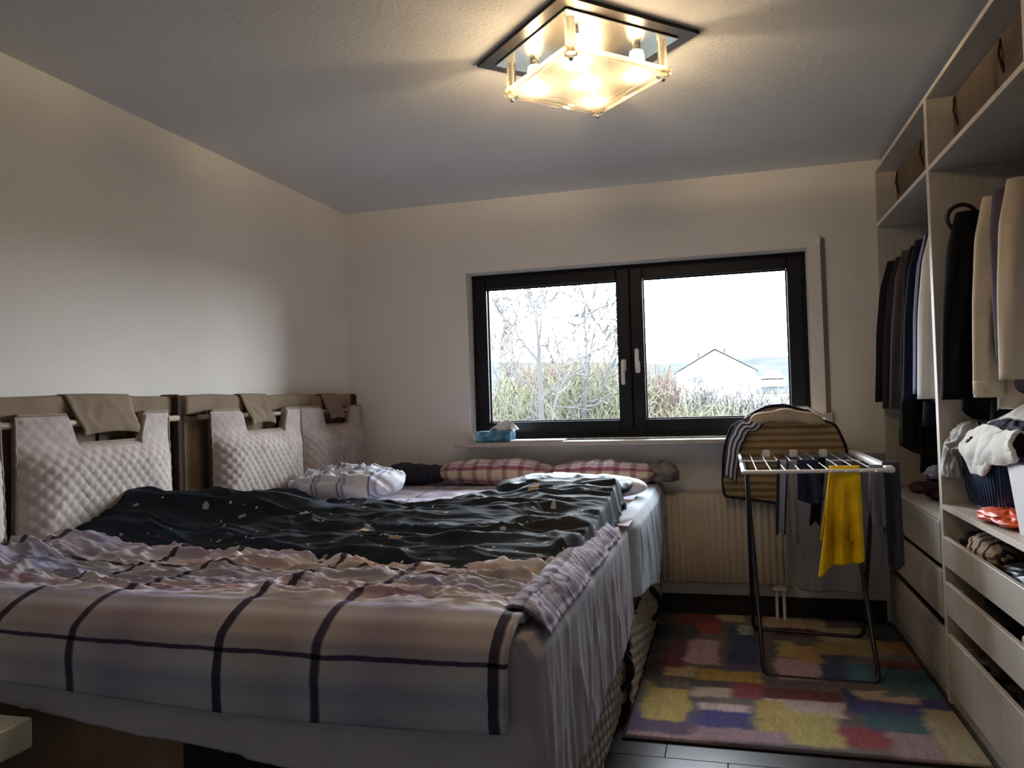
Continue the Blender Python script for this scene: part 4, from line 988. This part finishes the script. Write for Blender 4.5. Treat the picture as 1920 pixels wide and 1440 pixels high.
box('chimney', ROOF, hs_, -2.2, -1.95, 73, 73.4, 4.1, 5.0, 0); box('chimney', ROOF, hs_, .05, .4, 73, 73.5, 4.5, 5.35, 0)
for wx in (-2.62, -2.12):
    wn_ = box('window', HW, hs_, wx - .04, wx + .50, 69.93, 70, 2.1, 2.82, 0)
    child_of(wn_, 'pane', MB().box(wx + .03, wx + .43, 69.90, 69.93, 2.16, 2.76), OUTGL).location = (-hs_.location.x * 0, 0, 0)
box('window_ledge', HW, hs_, -2.75, -1.5, 69.8, 70, 2.0, 2.06, 0)
h2 = empty('low_house', (6.4, 110, -3), label='low white house with pale roof right of the gabled house', cat='house')
gable('house_wall', 4.9, 8.9, 110, 118, -4, 1.9, 2.0, plain('grey_render', (.05, .055, .065), .9, bump=0), h2)
mb = MB(); v = [(5.0, 109.6, 3.0), (7.9, 109.6, 3.0), (7.4, 112, 4.2), (5.8, 112, 4.2), (5.0, 109.6, 2.8), (7.9, 109.6, 2.8)]; mb.add(v, [(0, 1, 2, 3), (4, 5, 1, 0)]); mb.box(4.9, 8.0, 109.6, 118, 1.9, 3.0); mb.build('pale_roof', HW, h2)
h3 = empty('white_annex', (6.5, 95, -4), label='white flat building below the low house at the right sash edge', cat='building')
box('annex_wall', HW, h3, 3.9, 9.5, 95, 100, -4.2, .95, 0); box('annex_roof', ROOF, h3, 3.8, 9.6, 94.8, 100.2, .95, 1.1, 0)
box('door', OUTGL, h3, 7.1, 7.5, 94.95, 95, -1.3, .7, 0)
h4 = empty('blue_grey_shed', (-5.2, 78, -4), label='pale blue grey building just left of the gabled house', cat='building')
box('shed_wall', plain('blue_grey_render', (.10, .12, .15), .9, bump=0), h4, -6.2, -4.2, 78, 84, -4.5, 2.2, 0); box('shed_roof', ROOF, h4, -6.3, -4.1, 77.8, 84.2, 2.2, 2.5, 0)

def prisms(segs):
    """segs: (n,8) x0 y0 z0 r0 x1 y1 z1 r1 -> one mesh of thin three-sided twigs"""
    S = np.array(segs, float); n = len(S); a = np.array([0, 2 * PI / 3, 4 * PI / 3])
    p0, p1 = S[:, 0:3], S[:, 4:7]; d = p1 - p0; L = np.linalg.norm(d, axis=1, keepdims=True) + 1e-9; d = d / L
    ref = np.where(np.abs(d[:, 2:3]) > .8, np.array([[1., 0, 0]]), np.array([[0, 0, 1.]])); uu_ = np.cross(d, ref); uu_ /= np.linalg.norm(uu_, axis=1, keepdims=True) + 1e-9; vv_ = np.cross(d, uu_)
    V = np.zeros((n, 6, 3))
    for k in range(3):
        off = uu_ * math.cos(a[k]) + vv_ * math.sin(a[k]); V[:, k] = p0 + off * S[:, 3:4]; V[:, k + 3] = p1 + off * S[:, 7:8]
    base_ = np.arange(n)[:, None] * 6; q = np.array([[0, 1, 4, 3], [1, 2, 5, 4], [2, 0, 3, 5]])
    Fq = (base_[:, None, :] + q[None]).reshape(-1, 4)
    return V.reshape(-1, 3), Fq
def twig_obj(name, segs, mat, parent):
    V, Fq = prisms(segs); me = bpy.data.meshes.new(name); me.from_pydata(V.tolist(), [], Fq.tolist()); me.materials.append(mat)
    o = bpy.data.objects.new(name, me); COL.objects.link(o); o.parent = parent; return o
def grow(rng, p, d, L, r, depth, segs, wiggle=.18, up=.10, kids=3, spread=.55, rmin=.011):
    n = 4; q = p.copy(); dd = d / np.linalg.norm(d)
    for k in range(n):
        nd = dd + rng.normal(0, wiggle, 3) + np.array([0, 0, up]); nd /= np.linalg.norm(nd)
        q2 = q + nd * L / n; r2 = r * (1 - .16)
        segs.append((*q, max(r, rmin), *q2, max(r2, rmin)));
        if depth > 0 and k >= 1:
            for _ in range(kids if k == n - 1 else max(1, kids - 1)):
                if rng.random() < .85:
                    sd = nd + rng.normal(0, spread, 3); grow(rng, q2, sd, L * rng.uniform(.5, .75), r2 * .55, depth - 1, segs, wiggle, up, kids, spread, rmin)
        q, dd, r = q2, nd, r2
TW1 = plain('grey_brown_bark', (.03, .026, .024), .95, bump=0); TW2 = plain('orange_brown_twigs', (.062, .043, .029), .95, bump=0); TW3 = plain('olive_green_twigs', (.050, .050, .028), .95, bump=0); TW4 = plain('pale_grey_twigs', (.028, .026, .026), .95, bump=0)
def tree(label, x, y, zb, fork, limbs, seed, mat, group='bare trees beyond the window', L=1.0, depth=2, r=.04):
    rng = np.random.default_rng(seed); t = empty('bare_tree', (x, y, zb), label=label, cat='tree', group=group); t['_local'] = 1
    tr = []; q = np.array([0., 0, 0]); N = 8; top = np.array(fork) - np.array([x, y, zb])
    for k in range(N):
        q2 = top * (k + 1) / N + (rng.normal(0, .03, 3) if k < N - 1 else 0); tr.append((*q, r * (1.7 - .7 * k / N), *q2, r * (1.7 - .7 * (k + 1) / N))); q = q2
    twig_obj('trunk', tr, mat, t)
    segs = []
    for d, l in limbs: grow(rng, top.copy(), np.array(d, float), l, r * .6, depth, segs, .12, .10, 2, .6, .013)
    for k in range(4, N):
        p = top * k / N; grow(rng, p, np.array([rng.normal(0, .8), rng.normal(0, .8), .55]), L, r * .35, depth - 1, segs)
    tag(twig_obj('crown', segs, mat, t), kind='stuff')
tree('tall forked grey tree in the middle of the left pane', -3.55, 15, -4.2, (-3.52, 15, 1.95), [((-.22, 0, 1), 1.3), ((.33, 0, .95), 1.2), ((-.5, .2, .6), .9), ((.1, .3, 1), .9)], 3, TW4, r=.06, depth=3)
tree('slim upright grey tree near the window mullion', -2.6, 15.5, -4.2, (-2.68, 15.5, 1.6), [((.1, 0, 1), 1.0), ((.28, .1, 1), 1.1), ((-.3, .2, .8), .7)], 7, TW4, r=.055, depth=3)
tree('dark low branching tree at the bottom of the left pane', -3.0, 13, -4.2, (-2.83, 13, 1.0), [((-.4, 0, .8), .7), ((.5, 0, .7), .7), ((.1, .2, 1), .6)], 11, plain('dark_bark', (.02, .018, .016), .9, bump=0), L=.6, r=.03, depth=2)
tree('spreading brown tree at the left sash edge', -4.5, 14, -4.2, (-4.25, 14, 1.15), [((-.3, 0, .9), .8), ((.4, 0, .8), .9), ((.0, .2, 1), .9)], 13, TW1, L=.7, r=.032)
def shrub(label, x, y, w_, h, n, seed, mat, group='twiggy shrubs below the window view', thin=.011):
    rng = np.random.default_rng(seed); t = empty('bare_shrub', (x, y, -4.2), label=label, cat='shrub', group=group); t['_local'] = 1
    segs = []
    zc = 4.2 + h - 1.7
    for k in range(26):
        a = rng.uniform(0, 2 * PI); rr_ = rng.uniform(0, w_ * .5)
        segs.append((0, 0, 0, .04, math.cos(a) * rr_ * .6, math.sin(a) * rr_ * .6, zc, .015))
    stems = list(segs)
    tag(twig_obj('stems', stems, mat, t), kind='stuff'); segs = []
    for k in range(n):
        a = rng.uniform(0, 2 * PI); rr_ = w_ * .5 * math.sqrt(rng.random()); p = np.array([math.cos(a) * rr_, math.sin(a) * rr_ * .7, zc + rng.uniform(-.4, .9)])
        grow(rng, p, np.array([rng.normal(0, .35), rng.normal(0, .35), 1.0]), rng.uniform(.4, .9) * (1.25 - rr_ / w_), thin, 1, segs, wiggle=.25, kids=2, spread=.6, rmin=.008)
    tag(twig_obj('twigs', segs, mat, t), kind='stuff')
shrub('olive green shrub at the lower left pane corner', -5.5, 18, 2.6, 1.7, 420, 1, TW3)
shrub('orange brown shrub behind the tall forked tree', -4.6, 21, 2.6, 2.3, 420, 2, TW2)
shrub('greyish green shrub under the forked tree', -4.4, 17, 2.2, 1.35, 380, 3, TW3)
shrub('orange brown shrub left of the slim tree', -3.3, 17.5, 1.7, 2.1, 400, 4, TW2)
shrub('dense olive shrub beside the window mullion', -2.5, 16, 1.9, 1.85, 460, 5, TW3)
shrub('brown shrub on the left of the right pane', -1.9, 20, 1.8, 1.9, 380, 6, TW2)
shrub('pale grey shrub in front of the gabled house', -.75, 21, 2.0, 1.45, 380, 7, TW4)
shrub('low green shrub under the house window', -.6, 17, 2.0, 1.0, 360, 8, TW3)
shrub('grey shrub at the house right corner', .35, 18, 1.8, 1.35, 360, 9, TW4)
shrub('thin olive shrub at the right sash edge', 1.0, 19, 1.6, 1.15, 300, 10, TW3)
tree('grey brown tree with fine crown at the left sash edge', -5.6, 19, -4.2, (-5.5, 19, 1.6), [((-.3, 0, .9), 1.0), ((.4, 0, .8), .9), ((.0, .2, 1), 1.1)], 23, TW1, r=.04, depth=3)
tree('grey brown tree behind the mullion in the left pane', -2.55, 19, -4.2, (-2.75, 19, 1.6), [((-.3, 0, .9), .9), ((.3, 0, .8), .9), ((.0, .2, 1), 1.0)], 29, TW1, r=.04, depth=3)
